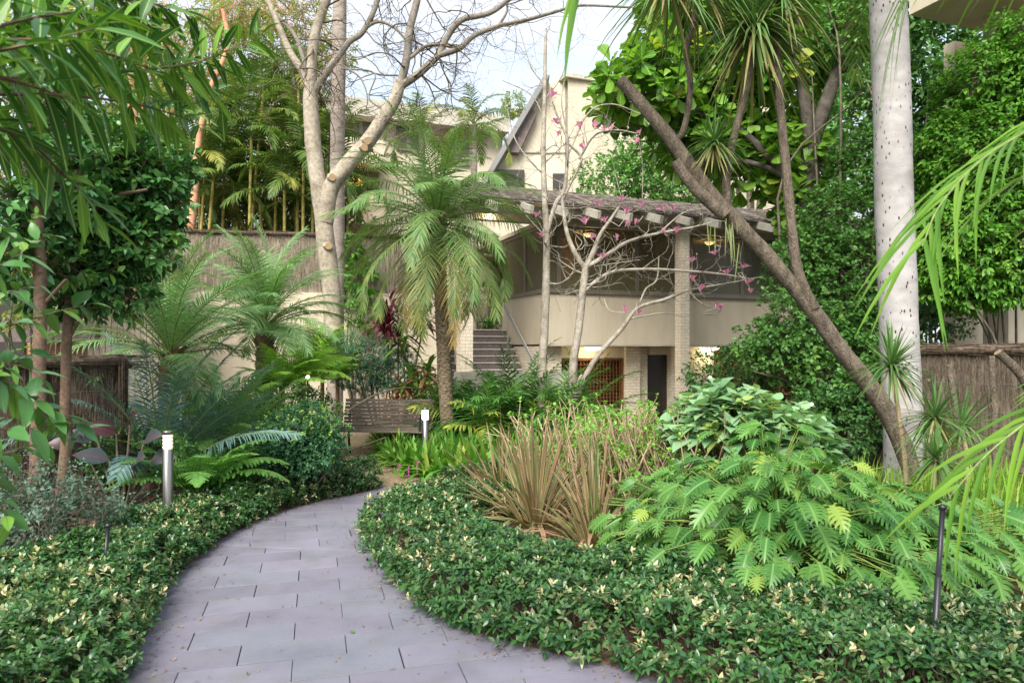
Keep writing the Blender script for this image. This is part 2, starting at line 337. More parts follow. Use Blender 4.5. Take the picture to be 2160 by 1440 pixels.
M['cam'] = leafm('camellia_leaf', (.035, .125, .04), (.10, .26, .065), (.16, .3, .04), .22, .15, rib=(.08, .16, .05), tf=(.5, 1.))
M['ole'] = leafm('oleander_leaf', (.018, .075, .016), (.05, .15, .025), (.16, .32, .04), .36, .22, rib=(.3, .45, .12), tf=(.4, 1.1), tcol=(1.4, 1.5, .5))
M['lor'] = leafm('loropetalum_leaf', (.06, .14, .09), (.14, .23, .17), (.16, .07, .08), .45, .2, tf=(.75, 1.))
M['boug'] = leafm('climber_leaf', (.06, .19, .035), (.18, .37, .10), (.2, .38, .07), .38, .25)
M['climb'] = leafm('bright_climber_leaf', (.06, .2, .02), (.16, .36, .05), (.28, .5, .08), .35, .3)
M['fid'] = leafm('fiddle_leaf', (.07, .2, .02), (.2, .38, .05), (.42, .42, .06), .3, .35, rib=(.3, .42, .12), tf=(.8, 1.))
M['gum'] = leafm('gum_leaf', (.16, .22, .05), (.32, .38, .11), (.45, .38, .12), .5, .4)
M['dark'] = leafm('dark_shrub_leaf', (.04, .125, .035), (.11, .25, .07), (.12, .24, .05), .4, .2)
M['blue'] = leafm('blue_green_leaf', (.06, .17, .10), (.14, .27, .17), (.12, .26, .1), .55, .2)
M['fern'] = leafm('fern_leaf', (.12, .32, .06), (.22, .44, .12), (.3, .42, .1), .55, .35)
M['ferny'] = leafm('yellow_fern_leaf', (.2, .42, .05), (.34, .56, .1), (.42, .48, .1), .55, .35)
M['box'] = leafm('shrub_leaf', (.03, .11, .05), (.08, .2, .09), (.26, .42, .08), .35, .2, tf=(.62, .75))
M['cord'] = leafm('cordyline_leaf', (.09, .012, .03), (.2, .03, .06), (.12, .02, .03), .35, .25, tcol=(1.3, .7, .9))
M['cordpink'] = leafm('pink_cordyline_leaf', (.45, .10, .08), (.2, .3, .08), (.5, .2, .14), .4, .3, tcol=(1.2, 1., .9))
M['cordg'] = leafm('green_cordyline_leaf', (.10, .26, .04), (.2, .38, .06), rough=.32, trans=.3)
M['canna'] = leafm('purple_canna_leaf', (.025, .016, .022), (.10, .14, .15), (.12, .02, .03), .3, .1, rib=(.2, .06, .06), tcol=(1.2, .8, .8))
M['drac'] = leafm('dracaena_leaf', (.06, .15, .04), (.16, .28, .09), (.4, .3, .14), .36, .25, tf=(.7, 1.))
M['grass'] = leafm('grass_leaf', (.12, .3, .03), (.26, .46, .06), (.4, .4, .12), .4, .35)
M['petal'] = leafm('magnolia_petal', (.72, .26, .46), (.85, .55, .68), (.5, .05, .22), .5, .35, tcol=(1.1, .9, 1.), tf=(0., 1.))
M['pinkfl'] = plain('pink_flower', (.6, .08, .4), .5)
M['bare'] = rough('smooth_pale_bark', (.17, .145, .11), (.34, .30, .235), 3.2, .8, .5, c=(.44, .40, .33), cut=(.4, .28, .15))
M['limb'] = rough('grey_limb_bark', (.11, .10, .085), (.22, .20, .17), 4, .8, .5, c=(.3, .275, .235))
M['mag'] = rough('magnolia_bark', (.15, .13, .10), (.32, .29, .24), 9, .8, .5, c=(.46, .44, .39))
M['twig'] = rough('dark_twig', (.10, .08, .06), (.2, .17, .13), 9, .8, .2)
M['palmtrunk'] = rough('pale_palm_bark', (.19, .18, .175), (.35, .335, .33), 1.3, .75, .3, stretch=(1, 1, 1.4), c=(.43, .42, .42), fine=.35, spots=(21., .19, (.06, .035, .03)))
M['greypalm'] = rough('grey_palm_bark', (.22, .18, .15), (.42, .37, .33), 5, .85, .4, stretch=(1, 1, 3))
M['brown'] = rough('brown_bark', (.075, .06, .045), (.23, .19, .145), 16, .9, .9, stretch=(1, 1, .35), cut=(.35, .27, .17), bd=.06)
M['cambark'] = rough('camellia_bark', (.09, .06, .04), (.2, .135, .09), 7, .8, .4)
M['figbark'] = rough('dark_grey_bark', (.045, .04, .033), (.13, .115, .095), 8, .9, .6)
M['gumbark'] = rough('orange_gum_bark', (.42, .16, .07), (.6, .3, .17), 3, .75, .3, c=(.45, .36, .28))
M['scaly'] = rough('date_palm_bark', (.10, .07, .04), (.3, .24, .17), 20, .9, .9, bd=.03)
M['fibre'] = rough('palm_fibre', (.15, .09, .05), (.36, .24, .13), 14, .9, .6, stretch=(1, 1, .3))
M['brush'] = rough('brush_thatch', (.17, .14, .105), (.38, .325, .25), 30, .9, 1., stretch=(1, 1, .09), c=(.5, .44, .35), det=8, bd=.03)
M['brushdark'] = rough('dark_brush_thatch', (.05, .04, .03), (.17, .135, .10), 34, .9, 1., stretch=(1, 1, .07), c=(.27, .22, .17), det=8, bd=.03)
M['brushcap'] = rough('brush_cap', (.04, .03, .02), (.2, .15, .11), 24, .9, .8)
M['wire'] = plain('galvanised_wire', (.35, .37, .4), .4, .7)
M['render'] = rough('cream_render', (.48, .41, .3), (.56, .49, .37), 1.6, .85, .08, c=(.6, .53, .41), fine=.08, stretch=(1.5, 1.5, .3))
M['render2'] = rough('far_cream_render', (.54, .48, .37), (.61, .55, .43), .9, .85, .05, fine=.05)
M['trim'] = rough('weathered_trim', (.38, .36, .3), (.55, .52, .44), 5, .8, .2, fine=.3)
M['brick'] = brickm('cream_brick', (.64, .56, .43), (.72, .65, .52), (.54, .47, .37), bump=.3)
M['rbrick'] = brickm('orange_brick', (.42, .18, .09), (.5, .24, .13), (.4, .33, .26))
M['shake'] = brickm('roof_shakes', (.15, .115, .09), (.25, .19, .15), (.04, .03, .025), .16, .13, 1., .012)
M['frame'] = plain('bronze_frame', (.2, .175, .14), .4, .3)
M['glassd'] = None
M['steel'] = plain('brushed_steel', (.3, .29, .27), .33, 1.)
M['lampglow'] = plain('lamp_diffuser', (.9, .88, .8), .4, 0, (1, .86, .6), 3.)
M['lampdim'] = plain('dim_lamp_lens', (.7, .68, .6), .25, 0, (1, .85, .6), .22)
M['black'] = plain('black_plastic', (.015, .015, .02), .35)
M['bench'] = rough('weathered_timber', (.045, .035, .028), (.13, .105, .085), 9, .8, .5, stretch=(.15, 1, 3), c=(.24, .21, .175))
M['paling'] = rough('grey_paling', (.2, .16, .12), (.38, .33, .28), 9, .8, .5, stretch=(3, 1, .3))
M['iron'] = plain('dark_iron', (.03, .03, .035), .45, .5)
M['wood'] = rough('warm_timber', (.26, .11, .04), (.42, .2, .08), 6, .5, .2, stretch=(1, 1, .2))
M['rail'] = plain('grey_rail', (.42, .4, .38), .4, .4)
M['stair'] = rough('stair_brown', (.15, .12, .12), (.21, .175, .17), 5, .8, .1)
M['nosing'] = plain('pale_nosing', (.6, .58, .54), .6)
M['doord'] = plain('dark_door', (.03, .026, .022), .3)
M['curtain'] = rough('pale_curtain', (.5, .48, .44), (.7, .68, .62), 12, .9, .1, stretch=(1, 1, .05))
M['soil'] = rough('mulch', (.05, .032, .02), (.17, .11, .07), 26, .95, 1., c=(.32, .22, .14), det=10, bd=.03)
M['ground'] = rough('garden_soil', (.04, .035, .02), (.12, .10, .06), 8, .95, .6)
M['gravel'] = rough('tan_gravel', (.26, .18, .10), (.46, .35, .22), 55, .9, 1., c=(.66, .55, .4), det=4, bd=.02)
def mk_glass():
    m, t, p, o = nodes('tinted_glass'); tcd = N(t, 'ShaderNodeTexCoord'); n1 = N(t, 'ShaderNodeTexNoise', Scale=38., Detail=2.); t.links.new(tcd.outputs['Object'], n1.inputs['Vector'])
    p.inputs['Base Color'].default_value = (.15, .145, .085, 1); p.inputs['Roughness'].default_value = .24; p.inputs['Specular IOR Level'].default_value = .7
    b_ = N(t, 'ShaderNodeBump', Strength=.22, Distance=.01); t.links.new(n1.outputs['Fac'], b_.inputs['Height']); t.links.new(b_.outputs[0], p.inputs['Normal'])
    tr = N(t, 'ShaderNodeBsdfTransparent'); tr.inputs[0].default_value = (.75, .68, .5, 1); ms = N(t, 'ShaderNodeMixShader'); ms.inputs[0].default_value = .45
    t.links.new(p.outputs[0], ms.inputs[1]); t.links.new(tr.outputs[0], ms.inputs[2]); t.links.new(ms.outputs[0], o.inputs[0]); return m
M['glassd'] = mk_glass()
def mk_pave():
    m, t, p, o = nodes('slate_pavers'); g = N(t, 'ShaderNodeNewGeometry'); tcd = N(t, 'ShaderNodeTexCoord')
    col = ramp(t, g.outputs['Random Per Island'], [(0, (.165, .158, .198)), (.35, (.187, .176, .222)), (.7, (.186, .19, .23)), (1, (.212, .198, .248))])
    n1 = N(t, 'ShaderNodeTexNoise', Scale=2.2, Detail=8., Roughness=.65); t.links.new(tcd.outputs['Object'], n1.inputs['Vector'])
    n2 = N(t, 'ShaderNodeTexNoise', Scale=60., Detail=3.); t.links.new(tcd.outputs['Object'], n2.inputs['Vector'])
    col = mixc(t, .6, col, ramp(t, n1.outputs['Fac'], [(.3, (.7, .7, .72)), (.5, (1, 1, 1)), (.72, (1.18, 1.14, 1.2))]), 'MULTIPLY')
    n3 = N(t, 'ShaderNodeTexNoise', Scale=5., Detail=5.); t.links.new(tcd.outputs['Object'], n3.inputs['Vector'])
    col = mixc(t, ramp(t, n3.outputs['Fac'], [(.55, 0.), (.75, .35)]), col, (.15, .16, .10))
    t.links.new(col, p.inputs['Base Color']); p.inputs['Specular IOR Level'].default_value = .4
    t.links.new(ramp(t, n1.outputs['Fac'], [(.3, .42), (.7, .62)]), p.inputs['Roughness'])
    ad = N(t, 'ShaderNodeMath', operation='MULTIPLY_ADD'); t.links.new(n1.outputs['Fac'], ad.inputs[0]); ad.inputs[1].default_value = 1.5; t.links.new(n2.outputs['Fac'], ad.inputs[2])
    b_ = N(t, 'ShaderNodeBump', Strength=.25, Distance=.006); t.links.new(ad.outputs[0], b_.inputs['Height']); t.links.new(b_.outputs[0], p.inputs['Normal']); return m
M['pave'] = mk_pave()

# ---------------------------------------------------------------- setting: ground, path, gravel, beds
def gz(x, y):
    return -0.75 * np.clip((y - 13.2) / 2.0, 0, 1) * (np.abs(x - 3) < 9)
gx = np.unique(np.r_[-400, -150, -60, -30, np.linspace(-16, 16, 65), 30, 60, 150, 400]); gy = np.unique(np.r_[-60, -20, -5, np.linspace(-3, 22, 51), 30, 60, 150, 400, 900])
X, Y = np.meshgrid(gx, gy); Z = gz(X, Y) - .012; b = MB(); nx = len(gx); i, j = np.meshgrid(np.arange(len(gy) - 1), np.arange(nx - 1), indexing='ij'); q = (i * nx + j).ravel()
b.add(np.c_[X.ravel(), Y.ravel(), Z.ravel()], np.stack([q, q + 1, q + nx + 1, q + nx], 1).ravel(), np.full(len(q), 4))
prop(b.build('ground', M['ground']), kind='structure')
LE = np.array([PG(*p) for p in [(205, 1500), (262, 1425), (310, 1335), (352, 1238), (402, 1190), (452, 1150), (512, 1113), (590, 1082), (690, 1054), (770, 1038), (800, 1028)]])
RE = np.array([PG(*p) for p in [(1620, 1500), (1420, 1440), (1190, 1384), (1060, 1352), (935, 1308), (866, 1256), (815, 1200), (788, 1150), (786, 1122), (800, 1102), (850, 1090), (940, 1078), (1060, 1066)]])
LE = cat(LE, 4); RE = cat(RE, 4); LE = np.vstack([[LE[0] + (LE[0] - LE[1]) * 6 + [-.3, -.6]], LE]); RE = np.vstack([[RE[0] + [1.2, -.6]], RE])
PATH = np.vstack([LE, RE[::-1]])
def inpoly(p, poly):
    x, y = p[:, 0], p[:, 1]; c = np.zeros(len(p), bool); q = poly; r_ = np.roll(poly, 1, 0)
    for (x1, y1), (x2, y2) in zip(q, r_):
        if y1 == y2: continue
        c ^= ((y1 > y) != (y2 > y)) & (x < (x2 - x1) * (y - y1) / (y2 - y1) + x1)
    return c
def pdist(p, line):
    d = np.full(len(p), 1e9)
    for a, b_ in zip(line[:-1], line[1:]):
        ab = b_ - a; t = np.clip(((p - a) @ ab) / (ab @ ab + 1e-12), 0, 1); d = np.minimum(d, np.linalg.norm(p - (a + t[:, None] * ab), axis=1))
    return d
# pavers, real slabs with open joints; a straight cut joint divides two laying directions
b = MB(); cutA, cutB = PG(440, 1150), PG(792, 1164); cn = nz(np.array([-(cutB - cutA)[1], (cutB - cutA)[0]]))
def clip(poly, n_, c_):
    out = []
    for k in range(len(poly)):
        a, e = poly[k], poly[(k + 1) % len(poly)]; da, de = a @ n_ - c_, e @ n_ - c_
        if da >= 0: out.append(a)
        if da * de < 0: out.append(a + (e - a) * da / (da - de))
    return np.array(out)
for sec, ang, v0, u0 in ((0, 15.5, 3.858, -.109), (1, 17.5, 3.93, -.02)):
    a = math.radians(ang); uf, vf = np.array([math.cos(a), math.sin(a)]), np.array([-math.sin(a), math.cos(a)]); TW, TH, gp, gv = .545, .2605, .0021, .0044
    for r_ in range(-14, 24):
        for c_ in range(-9, 10):
            uu = u0 + c_ * TW + (r_ % 2 == 0) * TW / 2; vv = v0 + r_ * TH
            jx = R.normal() * .001
            q = np.array([uf * (uu + gp + s_ * (TW - 2 * gp)) + vf * (vv + gv + t_ * (TH - 2 * gv)) for s_, t_ in ((0, 0), (1, 0), (1, 1), (0, 1))]) + jx
            sg = 1 if sec else -1; q = clip(q, cn * sg, (cutA @ cn) * sg + .006)
            if len(q) < 3: continue
            ce = q.mean(0)[None]
            if not inpoly(ce, PATH)[0] and pdist(ce, np.vstack([LE])).min() > .34 and pdist(ce, RE).min() > .34: continue
            if ce[0, 1] > 8.35 - .1 * ce[0, 0]: continue
            n_ = len(q); z = R.uniform(-.0012, .0012); tl = R.normal(size=2) * .0012
            inn = ce + (q - ce) * (1 - .002 / np.linalg.norm(q - ce, axis=1, keepdims=True))
            zt = z + (q - ce) @ tl
            V = np.vstack([np.c_[inn, zt], np.c_[q, zt - .003], np.c_[q, np.full(n_, -.014)]])
            li, lt = list(range(n_)), [n_]
            for k in range(n_):
                k2 = (k + 1) % n_
                li += [k + n_, k2 + n_, k2, k, k + 2 * n_, k2 + 2 * n_, k2 + n_, k + n_]; lt += [4, 4]
            b.add(V + [0, 0, .004], li, lt)
prop(b.build('paved_path', M['pave'], smooth=False), kind='structure')
# gravel
b = MB(); gp_ = np.array([PG(*p) for p in [(798, 1034), (960, 1018), (1060, 990), (900, 985), (830, 965), (800, 935), (920, 912), (690, 905), (712, 945), (728, 975), (770, 1000), (790, 1012)]])
b.add(np.c_[gp_, np.full(len(gp_), -.004)], np.arange(len(gp_)), [len(gp_)]); prop(b.build('gravel_path', M['gravel'], smooth=False), kind='structure')
pb = np.c_[R.uniform(-3.4, .2, 9000), R.uniform(7.8, 12.2, 9000)]; pb = pb[inpoly(pb, gp_)]; b = MB()
place(b, DIAM, np.c_[pb, np.full(len(pb), .001)], np.c_[R.normal(size=(len(pb), 2)), R.normal(size=len(pb)) * .3], [0, 0, 1], R.uniform(.015, .035, len(pb)), R.uniform(.012, .025, len(pb)), -.2, tint=R.uniform(0, .3, len(pb)))
prop(b.build('loose_gravel', M['gravel']), kind='stuff')
# raised planting beds of mulch
for side, E, far in (('left', LE, -9.), ('right', RE, 9.)):
    b = MB(); n_ = len(E); rows = []
    nrm = np.gradient(E, axis=0); nrm = nz(np.c_[-nrm[:, 1], nrm[:, 0]]) * (1 if side == 'left' else -1)
    outer = [(0., .0), (.02, .008), (.2, .02), (.6, .06)]
    for o_, z in outer: rows.append(np.c_[E + nrm * o_, np.full(n_, z)])
    last = rows[-1].copy(); fr_ = last.copy(); fr_[:, 0] = far; fr_[:, 1] = last[:, 1] if side == 'left' else np.linspace(last[0, 1], 9.2, n_); fr_[:, 2] = .06
    rows.append(fr_)
    V = np.array(rows); k = len(rows); i, j = np.meshgrid(np.arange(k - 1), np.arange(n_ - 1), indexing='ij'); q = (i * n_ + j).ravel()
    b.add(V.reshape(-1, 3), np.stack([q, q + 1, q + n_ + 1, q + n_], 1).ravel(), np.full(len(q), 4)); prop(b.build('ground_bed', M['soil']), kind='structure')

# ---------------------------------------------------------------- buildings
BF = Fr(4.2, 17.5, 21.4)
bld = thing('building', 'cream building with window band, balcony wall and shingled eave behind the magnolias', 'building', (4.2, 17.5, -.75))
def bx(name, mat, *boxes, parent=bld, fr=BF, smooth=False):
    b = MB()
    for q in boxes: box(b, fr, *q)
    return b.build(name, mat, parent, smooth)
FL, FRR = -3.385, 9.0; ZB, ZS, ZT = 1.765, 2.99, 4.62
bx('balcony_wall', M['render'], (FL, FRR, .75, .95, ZB, ZS), (FL, FL + .2, .95, 3.6, ZB, ZS + .0))
bx('balcony_wall', M['trim'], (FL - .01, FRR, .74, .96, ZB - .045, ZB - .002))
bx('floor_slab', M['render'], (FL + .2, FRR, .96, 6.5, ZB - .04, ZB + .16))
bx('sill', M['frame'], (FL - .05, FRR, .68, .93, ZS + .002, ZS + .06), (FL - .05, FL + .18, .93, 3.6, ZS + .002, ZS + .06))
def window(u0, u1, g, z0, z1, parent=bld, fr=BF, fw=.05, gm='glassd', dp=.06, trans=None, side=False):
    f = MB(); B = (lambda a, b_, c, d, e, h: box(f, fr, a, b_, c, d, e, h)) if not side else (lambda a, b_, c, d, e, h: box(f, fr, c, d, a, b_, e, h))
    B(u0, u0 + fw, g, g + dp, z0, z1); B(u1 - fw, u1, g, g + dp, z0, z1); B(u0 + fw, u1 - fw, g, g + dp, z0, z0 + fw); B(u0 + fw, u1 - fw, g, g + dp, z1 - fw, z1)
    o = f.build('window', M['frame'], parent, False); p_ = MB()
    if side: box(p_, fr, g + .02, g + .035, u0 + fw, u1 - fw, z0 + fw, z1 - fw)
    else: box(p_, fr, u0 + fw, u1 - fw, g + .02, g + .035, z0 + fw, z1 - fw)
    q = p_.build('pane', M[gm], None, False); q.parent = o; q.location = [-c for c in parent.location]; return o
us = [BF.uz(px, 620, .75)[0] for px in (1150, 1180, 1265, 1345, 1427)]
for a, c in zip([FL] + us[1:], us[1:]): window(a + .003, c - .003, .77, ZS + .065, ZT)
us2 = np.linspace(us[-1] + .45, FRR, 6)
for a, c in zip(us2, us2[1:]): window(a + .003, c - .003, .77, ZS + .065, ZT)
for a, c in ((.85, 2.1), (2.1, 3.55)): window(a + .003, c - .003, FL + .04, ZS + .065, ZT, side=True)
# dim room behind the glass
bx('inner_wall', rough('dim_room', (.3, .2, .07), (.5, .36, .14), .5, .8, 0, fine=0.), (FL + .3, FRR, 3.9, 4.0, ZB + .17, ZT + .3))
bx('inner_wall', M['wood'], (us[-1] - .75, us[-1] - .15, 1.5, 1.6, ZB + .17, ZT), (us[1] + .8, us[1] + 1.3, 2.4, 2.5, ZB + .17, ZT))
# piers
bx('pier', M['brick'], (-.13, .13, -.10, .14, -.75, 4.66)); 
u_, _ = BF.uz(982, 600, 0.); bx('pier', M['brick'], (u_ - .16, u_ + .13, -.12, .16, -.75, 4.66))
u2_, _ = BF.uz(925, 600, 1.2); bx('pier', M['render'], (u2_ - .16, u2_ + .16, 1.05, 1.4, -.75, 4.66))
# eave beams + rafters + shingle roof
EL = u_ - .6; 
bx('eave_beam', M['trim'], (EL, FRR, -.13, .17, 4.67, 4.83)); bx('eave_beam', M['trim'], (EL, FRR, .72, .98, 4.635, 4.9))
bx('soffit', M['render'], (FL, FRR, .985, 6.4, 4.66, 4.76))
for k, u in enumerate(np.arange(EL + .15, FRR, .8)):
    b = MB(); beam(b, BF.pt(u, -.98, 4.57), BF.pt(u, 1.3, 5.30), .085, .17); b.build('rafter', M['trim'], bld, False)
b = MB(); A = [BF.pt(EL - .1, -.62, 4.93), BF.pt(FRR, -.62, 4.93), BF.pt(FRR, 1.9, 5.5), BF.pt(EL - .1, 1.9, 5.5)]
nr_, nu_ = 16, 150
for r_ in range(nr_):                       # courses of split shakes, each a little proud of the next
    g0, g1 = -.5 + r_ * .158, -.5 + (r_ + 1) * .158 + .05; u = EL - .1
    while u < FRR:
        w_ = R.uniform(.09, .2); lift = R.uniform(0, .012); z0 = 4.86 + (g0 + .5) * .345; z1 = 4.86 + (g1 + .5) * .345; gg = g0 - R.uniform(0, .03)
        V = [BF.pt(u, gg, z0 + .03 + lift), BF.pt(u + w_ - .008, gg, z0 + .03 + lift), BF.pt(u + w_ - .008, g1, z1 + .008), BF.pt(u, g1, z1 + .008), BF.pt(u, gg, z0 + lift), BF.pt(u + w_ - .008, gg, z0 + lift)]
        b.add(V, [0, 1, 2, 3, 4, 5, 1, 0], [4, 4], np.zeros((6, 2))); u += w_
def mk_shake():
    m, t, p, o = nodes('split_shakes'); g = N(t, 'ShaderNodeNewGeometry'); col = ramp(t, g.outputs['Random Per Island'], [(0, (.085, .07, .06)), (.5, (.165, .138, .118)), (1, (.28, .25, .22))])
    t.links.new(col, p.inputs['Base Color']); p.inputs['Roughness'].default_value = .9; return m
rf = b.build('roof', mk_shake(), bld, False)
b = MB(); prism(b, [BF.pt(EL - .1, -.48, 4.855), BF.pt(FRR, -.48, 4.855), BF.pt(FRR, 2.0, 5.71), BF.pt(EL - .1, 2.0, 5.71)], (0, 0, -.025)); b.build('roof_deck', M['trim'], bld, False)
# lower storey: brick walls, lattice, door
G2 = 1.5
def U(px, g=G2): return BF.uz(px, 740, g)[0]
bx('wall', M['brick'], (FL + .25, U(1170), G2 - .4, G2 + .2, -.75, ZB - .05))
bx('lintel', M['render'], (U(1170) + .003, U(1320), G2, G2 + .2, 1.42, ZB - .05), (U(1370), U(1412), G2, G2 + .2, 1.5, ZB - .05))
bx('wall', M['brick'], (U(1316), U(1345), G2 - .12, G2 + .2, -.75, ZB - .05), (U(1345) + .003, U(1370), G2 + .1, G2 + .25, -.75, ZB - .05), (U(1412) + .003, U(1500), G2 - .1, G2 + .25, -.75, ZB - .05))
bx('wall', M['wood'], (U(1500) + .003, FRR, G2 + .05, G2 + .2, -.75, ZB - .05))
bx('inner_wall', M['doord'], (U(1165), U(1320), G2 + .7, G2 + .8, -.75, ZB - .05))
bx('door', M['doord'], (U(1370) + .004, U(1412) - .004, G2 + .12, G2 + .17, -.72, 1.49))
b = MB(); a0, a1 = U(1171), U(1315)
for k in np.arange(a0 + .06, a1 - .04, .095): box(b, BF, k, k + .022, G2 + .03, G2 + .05, -.7, 1.4)
for k in np.arange(-.66, 1.38, .095): box(b, BF, a0 + .05, a1 - .05, G2 + .052, G2 + .072, k, k + .022)
box(b, BF, a0, a0 + .05, G2, G2 + .08, -.7, 1.41); box(b, BF, a1 - .05, a1, G2, G2 + .08, -.7, 1.41); box(b, BF, a0 + .05, a1 - .05, G2, G2 + .08, 1.36, 1.41)
b.build('lattice_screen', rough('dark_lattice_timber', (.12, .055, .02), (.22, .10, .04), 6, .5, .2), bld, False)
bx('wall', M['render'], (U(1170), U(1320), G2 + .1, G2 + .3, -.75, -.7))
bx('inner_wall', M['render'], (FL + .3, FRR, G2 + 1.6, G2 + 1.7, -.75, ZB - .05)); bx('wall', M['brick'], (FL + .02, FL + .24, G2 - .35, G2 + 5, -.75, ZB - .05)); bx('wall', M['render'], (FL - .0, FRR, 6.52, 6.7, -.75, 5.2))
# room below stays dim: soffit lamps
def lathe(mb, c, prof, k=20, mat=0, axis=None):
    a = np.arange(k) * 2 * np.pi / k; V = np.array([[c[0] + r_ * math.cos(t), c[1] + r_ * math.sin(t), c[2] + z] for r_, z in prof for t in a])
    i, j = np.meshgrid(np.arange(len(prof) - 1), np.arange(k), indexing='ij'); p0 = (i * k + j).ravel(); p1 = (i * k + (j + 1) % k).ravel()
    mb.add(V, np.stack([p0, p1, p1 + k, p0 + k], 1).ravel(), np.full(len(p0), 4), None, None, mat)
def ceiling_lamp(p, r_, label, watt=4.):
    t = thing('ceiling_lamp', label, 'ceiling lamp', p, 'lit oyster lamps on the building'); b = MB(); lathe(b, p, [(r_ * .3, 0), (r_ * 1.04, 0), (r_ * 1.04, -.025), (r_ * .98, -.03)]); b.build('base', M['nosing'], t)
    b = MB(); lathe(b, p, [(r_ * .97, -.028), (r_ * .85, -.07), (r_ * .5, -.10), (.002, -.11)]); b.build('diffuser', M['lampglow'], t)
    ld = bpy.data.lights.new('lamp_light', 'POINT'); ld.energy = watt; ld.color = (1, .78, .48); ld.shadow_soft_size = .1; lo = bpy.data.objects.new('lamp_light', ld); COL.objects.link(lo); lo.parent = t; lo.location = (0, 0, -.2)
ceiling_lamp(BF.pt(*[BF.uz(1250, 735, 1.15)[0], 1.15], ZB - .045), .23, 'round lit lamp under the balcony above the timber lattice')
ceiling_lamp(BF.pt(*[BF.uz(1500, 735, 1.15)[0], 1.15], ZB - .045), .23, 'round lit lamp under the balcony right of the brick pier')
ceiling_lamp(BF.pt(*[BF.uz(1242, 487, 1.6)[0], 1.6], 4.65), .15, 'lit lamp behind the long windows left of the brick pier', 10.)
ceiling_lamp(BF.pt(*[BF.uz(1497, 498, 1.6)[0], 1.6], 4.65), .15, 'lit lamp behind the windows right of the brick pier, beside the leaning trunk', 10.)
ceiling_lamp(BF.pt(*[BF.uz(1035, 480, .6)[0], .6], 4.67 + .17), .13, 'lit lamp under the eave above the outdoor steps')
# sign plate on brick
b = MB(); box(b, BF, U(1420), U(1427), G2 - .115, G2 - .102, 1.05, 1.25); prop(b.build('wall_plaque', plain('bronze_plaque', (.12, .05, .02), .4), smooth=False), 'small square bronze plaque on the brick wall right of the dark door', 'plaque')
# steps
def steps(name, label, f0, f1, g0, z0, n, rise=.172, tread=.29, grp='outdoor stairs'):
    t = thing(name, label, 'steps', BF.pt((f0 + f1) / 2, g0, z0), grp)
    for k in range(n):
        b = MB(); box(b, BF, f0, f1, g0 + k * tread + .003 * 0, g0 + (k + 1) * tread + .02, z0 + k * rise, z0 + (k + 1) * rise - .03); b.build('step', M['stair'], t, False)
        b = MB(); box(b, BF, f0, f1, g0 + k * tread - .025, g0 + (k + 1) * tread - .028, z0 + (k + 1) * rise - .028, z0 + (k + 1) * rise); b.build('nosing', M['nosing'], t, False)
    return t
st = steps('outdoor_steps', 'dark brown outdoor steps with pale nosings climbing beside the brick pier', -5.4, FL - .06, .1, -.75 + .0, 17, .172, .19)
steps('outdoor_steps', 'upper flight of brown steps seen left of the brick pier', -8.2, -5.5, 2.6, 1.65, 7)
b = MB(); box(b, BF, -8.4, FL - .02, 3.4, 7.5, -.7, 2.15); prop(b.build('landing', M['stair'], smooth=False), kind='structure')
def pole(mb, A, B, r_=.02, k=8, mat=0): tube(mb, np.array([A, B]), [r_, r_], k, mat=mat)
def handrail(px, label):
    A, B = [P(*p) for p in px]; t = thing('handrail', label, 'handrail', (B[0], B[1], B[2] - .9), 'stair handrails'); b = MB(); beam(b, A, B, .03, .09); b.build('rail', M['rail'], t, False)
    for s_ in (.12, .88):
        q = A + (B - A) * s_; b = MB(); pole(b, q - [0, 0, .04], q - [0, 0, .95], .018); b.build('post', M['rail'], t)
handrail([(1064, 645, 18.3), (1128, 768, 16.3)], 'grey metal handrail sloping down the balcony side of the steps')
handrail([(948, 640, 17.5), (962, 690, 16.6)], 'grey metal handrail at the upper flight left of the brick pier')
# low concrete wall in front of the steps
b = MB(); FW = Fr(-1.1, 13.6, 8); box(b, FW, 0, 2.4, 0, .18, -.5, 1.2); prop(b.build('low_wall', M['trim'], smooth=False), 'low grey concrete wall behind the dark green palms at the foot of the steps', 'wall')

# gable building behind
gb = thing('gable_building', 'tall cream building with a steep sloping gable edge against the sky', 'building', P(1200, 400, 26) * [1, 1, 0])
D0 = 26.
pf = lambda px, py, d=D0: P(px, py, d)
b = MB(); prism(b, [pf(1020, 520), pf(1020, 395), pf(1142, 175), pf(1193, 168), pf(1193, 520)], (0, 4, 0)); w1 = b.build('wall', M['render2'], gb, False)
b = MB(); prism(b, [pf(1198, 520, 25.7), pf(1198, 162, 25.7), pf(1500, 196, 28), pf(1700, 215, 29), pf(1700, 520, 29)], (0, 5, 0)); b.build('wall', brickm('pale_block', (.54, .48, .37), (.58, .52, .41), (.47, .42, .32), .4, .2, .3), gb, False)
b = MB(); box(b, Fr(*pf(1192, 0)[:2], 0), 0, .1, -.02, .06, 1, pf(0, 168)[2]); b.build('slot_shade', M['frame'], gb, False)  # raised dark strip; the shade of a narrow slot is put into its colour
